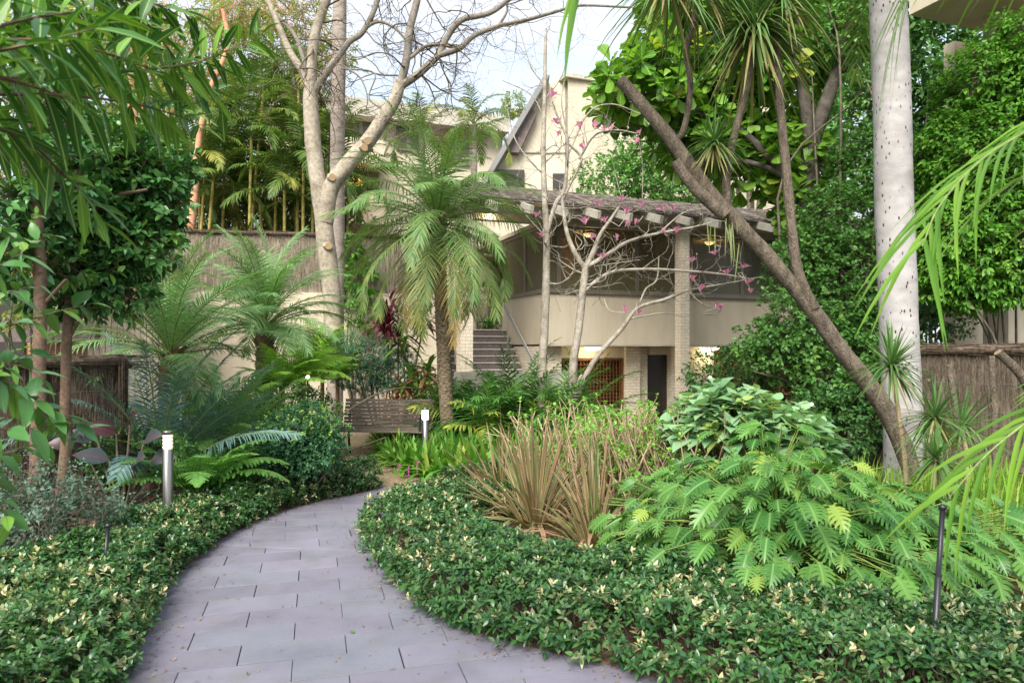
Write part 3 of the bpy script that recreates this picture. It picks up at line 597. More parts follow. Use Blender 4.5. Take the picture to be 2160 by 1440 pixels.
# sloping roof blade along the gable
b = MB(); A_, B_ = pf(1148, 158, 25.3), pf(1006, 400, 25.3); prism(b, [A_, B_, B_ + [.2, 0, 0], A_ + [.2, 0, 0]], (0, 3.5, 0)); b.build('roof', plain('slate_roof', (.2, .2, .2), .7), gb, False)
b = MB(); prism(b, [pf(1120, 225, 25.6), pf(1070, 300, 25.6), pf(1068, 320, 25.6), pf(1094, 322, 25.6), pf(1132, 240, 25.6)], (0, .35, 0)); b.build('recess_shade', M['stair'], gb, False)  # solid brown panel; shade inside the hollow is painted as its colour
for q in ((1036, 358, 1106, 392), (1166, 366, 1192, 398)):
    b = MB(); a0, a1 = pf(q[0], q[3], 25.9), pf(q[2], q[1], 25.9); box(b, Fr(0, 25.9, 0), a0[0], a1[0], 0, .09, a0[2], a1[2]); b.build('opening_shade', M['doord'], gb, False)  # flat near-black panels, coloured as the shade within two wall openings
b = MB(); a0, a1 = pf(1075, 322, 25.93), pf(1193, 318, 25.93); box(b, Fr(0, 25.93, 0), a0[0], a1[0], 0, .06, a0[2], a1[2]); b.build('groove_shade', M['trim'], gb, False)  # raised greyer strip, its colour standing in for the shadow in a groove
b = MB(); box(b, Fr(*pf(1196, 0, 25.6)[:2], 22), -.1, 6, -.1, .5, pf(0, 166, 25.7)[2], pf(0, 158, 25.7)[2]); b.build('coping', M['trim'], gb, False)
# left apartment block
LF = Fr(P(640, 0, 23.7)[0], 23.7, 20); lb = thing('apartment_block', 'cream apartment block with flat roof and balconies behind the cane palms', 'building', LF.pt(3, 0, 0))
def lbx(name, mat, px0, px1, py0, py1, g0, g1, ref=None):
    u0, _ = LF.uz(px0, 0, g0); u1, _ = LF.uz(px1, 0, g0); r_ = ref or 730; z1 = LF.uz(r_, py0, g0)[1]; z0 = LF.uz(r_, py1, g0)[1]
    b = MB(); box(b, LF, u0, u1, g0, g1, z0, z1); return b.build(name, M[mat], lb, False)
lbx('wall', 'render2', 560, 1060, 235, 800, 0, 5)
lbx('parapet', 'trim', 540, 1075, 203, 240, -.7, 5)
lbx('balcony', 'render2', 690, 812, 288, 340, -1.2, -.02)
lbx('balcony', 'render2', 560, 812, 405, 470, -1.2, -.02)
for (x0, x1, y0, y1, c_) in ((728, 792, 246, 292, 'curtain'), (835, 884, 258, 310, 'curtain'), (930, 990, 270, 330, 'curtain'), (728, 800, 352, 408, 'curtain'), (640, 700, 352, 408, 'curtain')):
    u0, u1 = LF.uz(x0, 0)[0], LF.uz(x1, 0)[0]; z1, z0 = LF.uz(760, y0)[1], LF.uz(760, y1)[1]
    b = MB(); box(b, LF, u0, u1, -.05, -.02, z0, z1); b.build('curtain', M[c_], lb, False)
    window(u0, (u0 + u1) / 2, -.12, z0, z1, lb, LF); window((u0 + u1) / 2 + .004, u1, -.12, z0, z1, lb, LF)
lt_ = thing('pendant_lamp', 'orange glowing lamp inside the apartment window', 'lamp', P(745, 390, 22.6)); b = MB(); lathe(b, P(745, 385, 22.6), [(.02, .16), (.28, .1), (.33, -.12), (.02, -.14)]); b.build('lamp_shade', plain('orange_shade', (.7, .3, .05), .5, 0, (1, .45, .08), 2.5), lt_)
b = MB(); pole(b, P(745, 375, 22.6), P(745, 352, 22.6), .01); b.build('cord', M['black'], lt_)
# upper right building
UR = Fr(6.145, 11.0, 20.5); ub = thing('building', 'cream building with deep overhanging slab above the climber at the upper right', 'building', UR.pt(2, 0, 0))
b = MB(); box(b, UR, 0, 7, -3.2, 0, 6.79, 7.4); b.build('roof_slab', M['render'], ub, False)
b = MB(); box(b, UR, 1.2, 1.75, -.7, -.3, .0, 6.787); b.build('column', M['render'], ub, False)
b = MB(); box(b, UR, 1.5, 7, .4, .6, .0, 6.787); b.build('wall', M['render'], ub, False)

# left retaining wall + brush fence on it
WF = Fr(P(150, 0, 14.6)[0], 14.6, 9.5); u0 = WF.uz(357, 0)[0]; u1 = WF.uz(922, 0)[0]; zt = 4.12; zb = 2.86
b = MB(); box(b, WF, u0 - 2.5, u1, .0, .3, -.2, zb); prop(b.build('retaining_wall', M['render'], smooth=False), 'cream rendered retaining wall under the upper brush fence', 'wall')
b = MB(); box(b, WF, u0 - 4, u1 + .0, .31, 12, -.2, zb - .1); prop(b.build('ground_terrace', M['ground'], smooth=False), kind='structure')
def brush_fence(name, label, fr, u0, u1, z0, z1, mat, capr, wires=(), cap_s=None, panels=None):
    t = thing(name, label, 'fence', fr.pt((u0 + u1) / 2, 0, z0)); n = int((u1 - u0) * 260)
    b = MB(); box(b, fr, u0, u1, .03, .07, z0, z1 - .02)
    x = R.uniform(u0, u1, n * 3); z = R.uniform(z0, z1, n * 3); L = R.uniform(.1, .3, n * 3); g = R.uniform(-.02, .03, n * 3)
    A = np.array([fr.pt(a, c, e) for a, c, e in zip(x, g, z)]); tl = R.normal(size=(n * 3, 1)) * .025; B = A + np.c_[fr.f[0] * tl, fr.f[1] * tl, np.minimum(L, z1 - z)]
    sticks(b, A, B, .0035, .002); b.build('thatch', mat, t)
    n = int((u1 - u0) * 130); x = R.uniform(u0 - .05, u1, n); a = R.uniform(0, 6.28, n); rr = capr * np.sqrt(R.uniform(.2, 1, n)); b = MB()
    tube(b, np.array([fr.pt(q, 0, z1) for q in np.linspace(u0 - .02, u1 + .02, 30)]), capr * .85, 10, .1)
    A = np.array([fr.pt(p_, math.cos(c) * r_, z1 + math.sin(c) * r_) for p_, c, r_ in zip(x, a, rr)]); B = A + np.array([*fr.f, 0]) * R.uniform(.15, .4, n)[:, None] + R.normal(size=(n, 3)) * .016
    sticks(b, A, B, .005, .003); b.build('cap', M['brushcap'], t)
    if wires:
        b = MB()
        for z in wires: tube(b, np.array([fr.pt(q, -.03, z + .01 * math.sin(q * 5)) for q in np.linspace(u0, u1, 24)]), .002, 4)
        b.build('wire', M['wire'], t)
    for p_ in (panels or ()):
        b = MB(); A = np.array([fr.pt(p_ + R.normal() * .02, -.05 + R.normal() * .012, z0) for _ in range(50)]); sticks(b, A, A + np.c_[R.normal(size=(50, 2)) * .008, np.full(50, z1 - z0)], .005); b.build('post', M['brushcap'], t)
brush_fence('brush_fence', 'pale brown brush fence standing on the cream retaining wall', WF, u0, u1 - .2, zb, zt, M['brush'], .05, (zb + .2, zb + .45, zb + .7, zb + .95))
LFF = Fr(P(-260, 0, 5.9)[0], 5.9, 42); a1 = LFF.uz(262, 0)[0]
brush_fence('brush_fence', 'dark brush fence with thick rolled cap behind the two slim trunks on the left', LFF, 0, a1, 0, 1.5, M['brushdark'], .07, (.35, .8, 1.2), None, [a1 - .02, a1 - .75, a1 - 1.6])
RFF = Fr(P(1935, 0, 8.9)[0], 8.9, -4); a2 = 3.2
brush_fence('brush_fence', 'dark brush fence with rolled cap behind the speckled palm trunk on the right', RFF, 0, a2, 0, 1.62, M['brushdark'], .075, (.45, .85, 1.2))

# far left brick house and paling
lh = thing('brick_house', 'orange brick house behind the left brush fence', 'house', P(150, 740, 13) * [1, 1, 0]); HF = Fr(P(-100, 0, 13)[0], 13, 3)
b = MB(); box(b, HF, 0, 3.4, 0, 3, 0, 3.6); b.build('wall', M['rbrick'], lh, False)
b = MB(); box(b, HF, 1.5, 3.2, -1.3, -.02, 1.75, 2.1); b.build('awning', M['stair'], lh, False)
b = MB(); box(b, HF, .4, 1.3, -.06, -.01, 1.2, 2.9); b.build('window', M['doord'], lh, False)
PFn = Fr(P(185, 0, 12)[0], 12, 0); t = thing('paling_fence', 'grey vertical paling fence seen between the left palm and the camellia', 'fence', PFn.pt(.8, 0, 0))
b = MB()
for k in range(16): box(b, PFn, k * .1, k * .1 + .09, R.uniform(0, .01), .03, 0, 2.3 + R.uniform(-.02, .02))
b.build('paling', M['paling'], t, False)
b = MB(); box(b, PFn, -.05, 1.6, .03, .08, 1.8, 1.9); b.build('rail', M['paling'], t, False)

# ---------------------------------------------------------------- bench, bollards, small things
bn = P(800, 905, 11.2); BFR = Fr(bn[0] - .42, 11.1, -6); t = thing('park_bench', 'weathered slatted timber garden bench at the edge of the gravel', 'bench', BFR.pt(.55, 0, 0))
b = MB()
for k in range(6): beam(b, BFR.pt(-.12, -.08 + k * -.075, .42 - .004 * k), BFR.pt(1.3, -.08 + k * -.075, .42 - .004 * k), .062, .022)
b.build('seat', M['bench'], t, False); b = MB()
for k in range(8): z = .44 + k * .055; g = .0 + (z - .45) * .28; beam(b, BFR.pt(-.12, g, z), BFR.pt(1.3, g, z), .02, .046)
b.build('backrest', M['bench'], t, False)
for u in (-.04, 1.2):
    b = MB(); tube(b, cat([BFR.pt(u, -.48, 0), BFR.pt(u, -.44, .25), BFR.pt(u, -.46, .4), BFR.pt(u, -.45, .6)]), .018, 6); tube(b, cat([BFR.pt(u, .06, 0), BFR.pt(u, 0, .3), BFR.pt(u, .04, .5), BFR.pt(u, .16, .88)]), .018, 6); b.build('leg', M['iron'], t)
    b = MB(); tube(b, cat([BFR.pt(u, -.46, .6), BFR.pt(u, -.3, .64), BFR.pt(u, -.1, .62), BFR.pt(u, .05, .6)]), .016, 6); b.build('armrest', M['iron'], t)
def bollard(x, y, h, r_, glow, label):
    t = thing('bollard_light', label, 'bollard light', (x, y, 0), 'steel bollard lights'); p = np.array([x, y, 0.])
    b = MB(); lathe(b, p, [(r_ * .97, 0), (r_, .01), (r_, h - .16), (r_ * .9, h - .155), (.001, h - .155)], 24); b.build('post', M['steel'], t)
    b = MB(); prof = [(r_ * .86, h - .155)]
    for k in range(4): z = h - .15 + k * .03; prof += [(r_ * .86, z), (r_ * .97, z + .006), (r_ * .97, z + .02), (r_ * .86, z + .026)]
    lathe(b, p, prof, 24); b.build('lens', M[glow], t)
    b = MB(); lathe(b, p, [(r_ * .9, h - .032), (r_ * 1.01, h - .03), (r_ * 1.01, h - .003), (r_ * .97, h), (.001, h + .002)], 24); b.build('cap', M['steel'], t)
q = P(354, 908, 6.0); bollard(q[0], 6.0, q[2], .042, 'lampdim', 'brushed steel bollard light with ribbed lens beside the paved path')
q = P(897, 860, 9.5); bollard(q[0], 9.5, q[2], .046, 'lampglow', 'lit steel bollard light standing in the strap leaf border by the bench')
def spike_light(p, r_, label):
    t = thing('garden_spotlight', label, 'garden light', (p[0], p[1], 0), 'small lit garden spotlights'); b = MB(); pole(b, (p[0], p[1], 0), p - [0, 0, r_], .012); b.build('stake', M['black'], t)
    b = MB(); lathe(b, p, [(.001, r_), (r_ * .5, r_ * .87), (r_ * .87, r_ * .5), (r_, 0), (r_ * .87, -r_ * .5), (r_ * .5, -r_ * .87), (.001, -r_)], 16); b.build('lamp', M['lampglow'], t)
spike_light(P(649, 795, 9.3), .026, 'small round lit garden light among the yellow green ferns')
spike_light(P(1712, 852, 7.6), .016, 'tiny lit garden light right of the heart leaf shrub')
spike_light(P(1498, 797, 12), .03, 'small lit garden light above the left edge of the heart leaf shrub')
def riser(A, B, r_, label):
    o = MB(); A, B = np.array(A), np.array(B); m_ = A + (B - A) * .62; tube(o, np.array([A, m_, m_, B]), [r_ * 1.25, r_ * 1.25, r_, r_], 8); lathe(o, B, [(r_, 0), (r_ * 1.5, .004), (r_ * 1.5, .02), (.001, .03)], 8)
    prop(o.build('irrigation_riser', M['black']), label, 'sprinkler', 'black irrigation risers')
riser((*P(1965, 1340, 3.4)[:2], 0), P(1988, 1075, 3.4), .012, 'tall thin black irrigation pole at the edge of the variegated border')
riser((*P(900, 1052, 6.6)[:2], 0), P(903, 1030, 6.6) + [0, 0, .02], .01, 'short black sprinkler riser in the hedge at the path bend')
riser((*P(215, 1190, 4.6)[:2], 0), P(228, 1112, 4.6), .012, 'short black sprinkler riser in the left border')
for px, py, a_, s_, lab, mt in ((1421, 1423, 1.2, .09, 'pale yellow fallen leaf on the paving at the hedge foot', 'fid'), (745, 1338, 2., .045, 'small dark fallen leaf on the paving mid path', 'dark')):
    g = PG(px, py); o = MB(); place(o, OV5, [(g[0], g[1], .008)], [(math.cos(a_), math.sin(a_), 0)], [0, 0, 1], s_, s_ * .55, -.06, tint=.97); prop(o.build('fallen_leaf', M[mt]), lab, 'leaf')

# ---------------------------------------------------------------- ground cover borders
def border(name, label, E, side, regions, n, hmax, L=.05, seed=3, exclude=None):
    lo = np.array([min(r_[0] for r_ in regions), min(r_[1] for r_ in regions)]); hi = np.array([max(r_[2] for r_ in regions), max(r_[3] for r_ in regions)])
    p = R.uniform(lo, hi, (n, 2)); dist = pdist(p, E); inside = ~inpoly(p, PATH)
    rel = regions[0][4]; w_ = rel(p) if callable(rel) else rel
    ok = inside & (dist < w_) & ~inpoly(p, gp_) & ((side != 'left') | (p[:, 0] < LE[-1][0] + .02)); p, dist = p[ok], dist[ok]; ww = w_[ok] if hasattr(w_, '__len__') else w_
    # thin out by distance to the camera so every region has the same look on screen
    extra = (dist < .16) | (R.uniform(size=len(p)) < .72); p, dist, ww = p[extra], dist[extra], (ww[extra] if hasattr(ww, '__len__') else ww)
    top = hmax * np.clip(dist / .13 + .25, 0, 1) ** .55 * (1 + .30 * snoise(p, 2.6, seed) + .16 * snoise(p, 8., seed + 1)) * np.clip((ww - dist) / .25 + .3, .3, 1)
    z = .03 + top * R.uniform(.25, 1, len(p)) ** .45; C = np.c_[p, z]
    off = (.07 if side == 'left' else .16) * (dist < .12)                                    # overhang the kerb
    C[:, 2] = np.where(dist < .13, .012 + (C[:, 2] - .012) * R.uniform(.1, 1, len(p)), C[:, 2])
    k = [np.argmin(np.linalg.norm(E - q, axis=1)) for q in p] if len(p) < 120000 else None
    if k is not None: tow = nz(np.c_[E[k] - p, np.zeros(len(p))])
    C[:, :2] += tow[:, :2] * (off * R.uniform(0, 1, len(p)))[:, None]
    D = np.array([0, 0, 1.]) + rdir(len(p)) * .55 + tow * (np.clip(1 - dist / .25, 0, 1) * 1.1)[:, None]
    relz = (z - .03) / np.maximum(top, .01); fr_ = R.uniform(0, 1, len(p)); patch = snoise(p, 3.2, seed + 9)
    cream = (fr_ < .07 + .2 * (patch > .1)) & (relz > .6)
    half = (fr_ > .8) & (relz > .6)
    b = MB(); a = ~cream
    clusters(b, OV5, C[a], D[a], 6, L * (.88 + .12 * (seed > 5)), L * .47, .05, 1.05, .12, .1, tint=np.where(half[a], R.uniform(0, .55, a.sum()) ** 1.5, .0), twig=.0013)
    clusters(b, OV5, C[cream] + [0, 0, .01], D[cream], 5, L * .85, L * .34, .035, .8, .1, .05, tint=R.uniform(0, 1, cream.sum()) ** 1.3, mat=2)
    return prop(b.build(name, [M['jas'], M['twig'], M['jas2']]), label, 'ground cover', None, 'stuff')
def wl(p): return np.interp(p[:, 1], [2.5, 4.0, 5.5, 7, 8.3], [1.9, 1.35, .85, .75, .75])
def wr(p): return np.interp(p[:, 0], [-2, -.6, 0, 1.0, 2.2, 4.5], [.8, .85, 1.0, 1.15, 1.25, 1.3]) * 1.
border('ground_cover', 'variegated green and cream jasmine border along the left side of the path', LE, 'left', [(-5.0, 2.3, -1.2, 8.6, wl)], 52000, .24, seed=3)
REx = RE
border('ground_cover', 'variegated green and cream jasmine hedge filling the right side of the path', REx, 'right', [(-2.2, 2.4, 4.6, 8.4, wr)], 74000, .27, seed=11)

# leaf litter along the path edges
b = MB(); k = 900; q = np.concatenate([LE[R.integers(0, len(LE), k)], RE[R.integers(1, len(RE), k)]]) + R.normal(size=(2 * k, 2)) * .13; q = q[inpoly(q, PATH)]; k = len(q)
place(b, DIAM, np.c_[q, np.full(k, .008)], np.c_[R.normal(size=(k, 2)), R.uniform(0, .3, k)], [0, 0, 1], R.uniform(.008, .035, k), R.uniform(.004, .014, k), -.2)
q = R.uniform([-2.6, 3], [1, 8], (260, 2)); q = q[inpoly(q, PATH)]; k = len(q); place(b, DIAM, np.c_[q, np.full(k, .008)], np.c_[R.normal(size=(k, 2)), R.uniform(0, .3, k)], [0, 0, 1], R.uniform(.008, .03, k), R.uniform(.004, .012, k), -.2)
prop(b.build('leaf_litter', leafm('dry_leaf', (.12, .06, .03), (.35, .24, .12), rough=.7, trans=.1)), 'small dry leaf fragments scattered on the paving along the borders', 'leaf litter', None, 'stuff')
# ---------------------------------------------------------------- plant builders
def base(px, d, z=0.): q = P(px, HY, d); return (q[0], d, z)
def philodendron(x, y, n, h, rad, label, S=.175):
    t = thing('philodendron', label, 'philodendron', (x, y, 0), 'philodendrons with lobed leaves'); b = MB(); s_ = MB(); c = np.array([x, y, .08])
    for k in range(n):
        az = k * 2.4 + R.normal() * .3; f = (k + .5) / n; el = math.radians(2 + 82 * f ** 1.1 + R.normal() * 8); L = rad * (1.12 - .3 * f) * R.uniform(.6, 1.08)
        d = np.array([math.cos(az) * math.cos(el), math.sin(az) * math.cos(el), math.sin(el) * h / rad]); tip = c + d * L; mid = c + d * L * .55 + [0, 0, .12 * L]
        out = nz(np.array([math.cos(az), math.sin(az), -.25 - .35 * (1 - f) + .4 * f])); sz = S * R.uniform(.6, 1.25)
        tube(s_, cat([c, mid, tip], 4), np.linspace(.007, .004, 9), 5, cap=False)
        nr = nz(np.array([math.cos(az) * .45, math.sin(az) * .35 - .4, 1.])) + R.normal(size=3) * .25
        place(b, PHILO, [tip], [out], [nr], sz, sz * .82, R.uniform(.05, .5), R.uniform(.05, .3), tint=R.uniform(0, 1) ** 3)
    b.build('foliage', M['philo'], t); s_.build('stem', M['philo_stem'], t)
def strap_clump(name, label, catg, x, y, n, L, W, mats, el=(35, 85), droop=(.2, .7), r0=.08, grp=None, z=0., T=STRAP, part='foliage', tint=None):
    t = thing(name, label, catg, (x, y, z), grp); b = MB(); az = R.uniform(0, 6.28, n); e = np.radians(R.uniform(*el, n)); Ls = L * R.uniform(.55, 1.1, n)
    d = np.c_[np.cos(az) * np.cos(e), np.sin(az) * np.cos(e), np.sin(e)]; p = np.array([x, y, z]) + np.c_[d[:, :2] * r0 * R.uniform(0, 1, (n, 1)), np.zeros(n)]
    place(b, T, p, d, np.c_[-d[:, 0] * .5, -d[:, 1] * .5, np.full(n, .7)] + R.normal(size=(n, 3)) * .25, Ls, W * R.uniform(.7, 1.2, n), 0., R.uniform(*droop, n) * np.cos(e), tint=R.uniform(0, 1, n) if tint is None else tint)
    b.build(part, mats, t); return t
def frond_mesh(b, c, l0, lmax, wl_, n, phi=(65, 25), droop=.35, tw=.0, tint=0., rr=.012, vee=.25, T=FLET, s0=.12, prof=None, matL=0, matR=1, curl=.1, tipsz=.3):
    """c: rachis polyline; n leaflets a side"""
    s_ = np.r_[0, np.cumsum(np.linalg.norm(np.diff(c, axis=0), axis=1))]; Lt = s_[-1]; u = np.linspace(s0, .99, n); q = np.stack([np.interp(u * Lt, s_, c[:, k]) for k in range(3)], 1)
    tg = nz(np.stack([np.interp(u * Lt, s_, np.gradient(c[:, k], s_)) for k in range(3)], 1)); sd_ = nz(np.cross(tg, np.where(np.abs(tg[:, 2:3]) > .97, [[0., 1, 0]], [[0, 0, 1.]]))); up = np.cross(sd_, tg)
    if tw: ca, sa = math.cos(tw), math.sin(tw); sd_, up = sd_ * ca + up * sa, up * ca - sd_ * sa
    x = (u - s0) / (1 - s0); pf_ = np.minimum(1, .45 + 2.2 * x) * (1 - (1 - tipsz) * x ** 2.2) if prof is None else prof(x)
    ph = np.radians(phi[0] + (phi[1] - phi[0]) * x)[:, None]
    for sg in (-1, 1):
        j = R.normal(size=(n, 3)) * .07; d = nz(tg * np.cos(ph) + sd_ * sg * np.sin(ph) + up * vee + j)
        L = lmax * pf_ * R.uniform(.9, 1.08, n)
        place(b, T, q, d, up + sd_ * sg * -.2, L, wl_, curl, droop * R.uniform(.7, 1.3, n), tint=np.clip(tint + R.normal(size=n) * .12, 0, 1), mat=matL)
    tube(b, c, np.linspace(rr, rr * .25, len(c)), 5, mat=matR, cap=False)
def arch(c, az, el, L, bend, n=10, p=1.4):
    """rachis leaving c, elevation falls from el by bend (degrees) toward the tip"""
    pts = [np.array(c, float)]; 
    for k in range(n):
        e = math.radians(el - bend * ((k + .5) / n) ** p); pts.append(pts[-1] + L / n * np.array([math.cos(az) * math.cos(e), math.sin(az) * math.cos(e), math.sin(e)]))
    return np.array(pts)
def palm(name, label, catg, bs, top, tr, nf, L, lf, lw, nl, mats, els=(80, -25), bend=(55, 85), grp=None, trunk='scaly', ring=(.05, .16), curve=None, crown=None, dry=0, phi=(65, 25), droop=.35, vee=.25, sink=0, tint=None, fr_parts=True, rr=.012, seed=None):
    t = thing(name, label, catg, bs, grp); b = MB(); A, B = np.array(bs, float), np.array(top, float)
    pts = cat([A, (A + B) / 2 + (curve if curve is not None else 0), B], 12) ; tube(b, pts, np.linspace(tr * 1.15, tr, len(pts)), 12, .08, ring=None); 
    if ring:                                                # leaf scars in relief
        s_ = np.linalg.norm(B - A); nn = int(s_ / ring[0] * 9)
        if nn > 20:
            f = R.uniform(0, 1, nn); az = np.arange(nn) * 2.4; f = np.sort(f); P_ = np.stack([np.interp(f * (len(pts) - 1), np.arange(len(pts)), pts[:, k]) for k in range(3)], 1)
            o = np.c_[np.cos(az), np.sin(az), np.zeros(nn)]; place(b, OBO, P_ + o * tr * .9, np.c_[o[:, :2] * .45, np.full(nn, 1.)], o, tr * .55, tr * .6, -.1, 0)
    b.build('trunk', M[trunk], t)
    if trunk == 'scaly':
        b = MB(); nn = 60; az = R.uniform(0, 6.28, nn); o = np.c_[np.cos(az), np.sin(az), np.zeros(nn)]; place(b, STRAP, B + o * tr * .7 - np.c_[np.zeros((nn, 2)), R.uniform(0, .5, nn)], np.c_[o[:, :2] * .35, np.full(nn, .8)], o, R.uniform(.12, .3, nn), .05, -.25); b.build('fibre', M['fibre'], t)
    one = None if fr_parts else MB()
    for k in range(nf):
        f = (k + .5) / nf; az = k * 2.39996 + R.normal() * .25; el = els[0] + (els[1] - els[0]) * f + R.normal() * 6; bd = bend[0] + (bend[1] - bend[0]) * R.uniform()
        c = arch(B + [0, 0, .05 - .12 * f], az, el, L * R.uniform(.85, 1.1), bd); b = one or MB()
        isdry = f > 1 - dry; ti = (tint(f) if tint else .15 * f + R.uniform(0, .2))
        frond_mesh(b, c, 0, lf, lw, nl, phi, droop, R.normal() * .25, ti + (.25 if isdry else 0), rr, vee, matL=(2 if isdry else 0))
        if one is None: b.build('frond', [M[mats], M['rachis'], M['palmdry']], t)
    if one is not None: one.build('crown', [M[mats], M['rachis'], M['palmdry']], t)
    return t
def shrub(name, label, catg, bs, blobs, n, k, L, W, mat, T=OV, trunks=3, bark='twig', grp=None, gap=0., tr=.02, **kw):
    t = thing(name, label, catg, bs, grp); b = MB(); A = np.array(bs, float)
    for q in blobs:
        for _ in range(trunks):
            B = np.array(q[:3]) + R.normal(size=3) * np.array(q[3:]) * .45; m_ = (A + B) / 2 + R.normal(size=3) * .08 * np.linalg.norm(B - A) + [0, 0, .1 * np.linalg.norm(B - A)]
            tube(b, cat([A + np.r_[R.normal(size=2) * tr, 0], m_, B], 5), np.linspace(tr, tr * .3, 11), 6, .1, cap=False)
    b.build('trunk', M[bark], t); b = MB(); foliage(b, T, blobs, n, k, L, W, gap=gap, **kw); b.build('crown', [M[mat], M[bark]], t); return t

# philodendrons, right foreground
for x_, y_, n_, h_, r_, lab in ((P(1640, 1150, 4.9)[0], 4.9, 400, .9, 1.02, 'large philodendron in the middle of the right bed, lobed leaves arching over the jasmine'),
                            (P(1480, 1150, 5.4)[0], 5.5, 250, .72, .82, 'philodendron nearest the striped flax, left side of the lobed leaf mass'),
                            (P(1800, 1150, 4.9)[0], 4.9, 290, .68, .87, 'philodendron beside the black irrigation pole, right side of the lobed leaf mass'),
                            (P(1980, 1150, 5.0)[0], 5.1, 200, .57, .82, 'low philodendron right of the black irrigation pole'),
                            (P(1620, 1100, 6.1)[0], 6.1, 230, 1.02, .97, 'philodendron at the back of the bed under the heart leaf shrub')):
    philodendron(x_, y_, n_, h_, r_, lab)
# striped flax
for px, d, n_, L, lab in ((1130, 6.3, 170, 1.18, 'striped flax clump with the widest pink blades beside the path bend'), (1255, 5.6, 130, .98, 'striped flax clump standing against the philodendrons'), (1060, 7.2, 110, 1.0, 'smaller striped flax clump behind the jasmine, farthest left')):
    strap_clump('flax', lab, 'flax', P(px, 0, d)[0], d, n_, L, .031, M['flax'], (28, 86), (.1, 1.0), .26, 'striped flax clumps', z=.04)
# pruned shrubs with bare tan stems and fresh sprouts
def pruned(px, d, wdt, n_, h, lab):
    x, y = P(px, 0, d)[0], d; t = thing('pruned_shrub', lab, 'shrub', (x, y, 0), 'pruned shrubs with bare tan stems'); b, s_ = MB(), MB(); tips = []
    for k in range(n_):
        a = np.array([x + R.normal() * wdt * .25, y + R.normal() * wdt * .3, .05]); p = a; dr = nz([R.normal() * .3, R.normal() * .3, 1.]); L = h * R.uniform(.6, 1.05)
        nseg = 6; pts = [p]
        for s__ in range(nseg): dr = nz(dr + R.normal(size=3) * .13 + np.r_[(a[:2] - [x, y]) * .12, .06]); pts.append(pts[-1] + dr * L / nseg)
        pts = np.array(pts); tube(s_, pts, np.linspace(.011, .007, nseg + 1), 5, cap=False); tips.append(pts[-1])
        for j in (2, 3, 4, 5):
            if R.uniform() < .85:
                e = nz(dr + rdir(1)[0] * .9 + [0, 0, .4]); q = pts[j] + e * L * R.uniform(.1, .3); sticks(s_, pts[j], q, .006, .005); tips.append(q)
    tips = np.array(tips); clusters(b, OV, tips, np.tile([0, 0, 1.], (len(tips), 1)) + rdir(len(tips)) * .4, 5, .042, .028, .035, 1.0)
    low = tips[R.uniform(size=len(tips)) < .5] - np.c_[np.zeros((0, 3))] if False else tips[::2] - [0, 0, .12]
    low = low[::3]; clusters(b, OV, low, rdir(len(low)) + [0, 0, .5], 4, .04, .025, .03)
    s_.build('stem', M['tan'], t); b.build('foliage', M['sprout'], t)
pruned(1240, 7.2, 1.0, 130, .98, 'bare tan stemmed pruned shrub behind the left flax, small green sprouts')
pruned(1370, 7.0, 1.2, 150, 1.02, 'widest tan stemmed pruned shrub left of the heart leaf shrub')
pruned(1470, 6.8, .9, 60, 1.0, 'tan stemmed pruned shrub mostly behind the philodendrons')
# heart leaf shrubs
def heart(px, py, d, rx, rz, n_, lab):
    q = P(px, py, d); x, y = q[0], d; t = thing('heart_leaf_shrub', lab, 'shrub', (x, y, 0), 'heart leaf shrubs'); b, s_ = MB(), MB()
    for k in range(n_):
        o = rdir(1)[0]; o[2] = abs(o[2]) * 1.1 - .15; tip = q + o * [rx, rx * .8, rz] * R.uniform(.7, 1.0); A = np.array([x + R.normal() * .15, y + R.normal() * .15, .05]); pts = cat([A, (A + tip) / 2 + R.normal(size=3) * .05 + [0, 0, .08], tip], 4)
        tube(s_, pts, np.linspace(.008, .004, len(pts)), 5, cap=False)
        dn = nz(tip - A); clusters(b, HEART, np.array([tip - dn * .16]), np.array([dn]), 7, .175, .14, .17, 1.2, .12, .2, up=.9, tint=R.uniform(0, 1, 1) ** 3)
    s_.build('stem', M['tan'], t); b.build('foliage', M['hyd'], t)
heart(1545, 900, 6.6, .66, .46, 110, 'pale green heart leaf shrub standing behind the philodendrons, tallest and widest')
heart(1680, 935, 6.5, .42, .36, 55, 'pale green heart leaf shrub, lower one on the side of the leaning trunk')
# strap leaf border by the bollard (uncountable) and lush grass on the right
def strap_mass(name, label, poly, n, L, W, mat, el=(35, 80), droop=(.3, .9), z=.03, kind='stuff', T=STRAP, catg='ground cover'):
    lo, hi = poly.min(0), poly.max(0); p = R.uniform(lo, hi, (n, 2)); p = p[inpoly(p, poly)]; p = p[snoise(p, 3.) > -.5]; n = len(p); b = MB(); az = R.uniform(0, 6.28, n); e = np.radians(R.uniform(*el, n))
    d = np.c_[np.cos(az) * np.cos(e), np.sin(az) * np.cos(e) - .15, np.sin(e)]; Ls = L * R.uniform(.5, 1.15, n) * (1 + .25 * snoise(p, 2.))
    place(b, T, np.c_[p, np.full(n, z)], d, np.c_[-d[:, 0] * .5, -d[:, 1] * .5, np.full(n, .7)], Ls, W * R.uniform(.7, 1.2, n), 0, R.uniform(*droop, n) * np.cos(e), tint=R.uniform(0, 1, n)); return prop(b.build(name, mat), label, catg, None, kind)
lp = np.array([PG(*p) for p in [(800, 950), (822, 985), (880, 1008), (960, 1016), (1050, 1010), (1150, 1000), (1160, 975), (1050, 958), (930, 930), (800, 928)]])
strap_mass('strap_leaf_border', 'bright green strap leaf border curving round the gravel under the lit bollard', lp, 8000, .56, .065, M['lily'], (25, 78), (.4, 1.1))
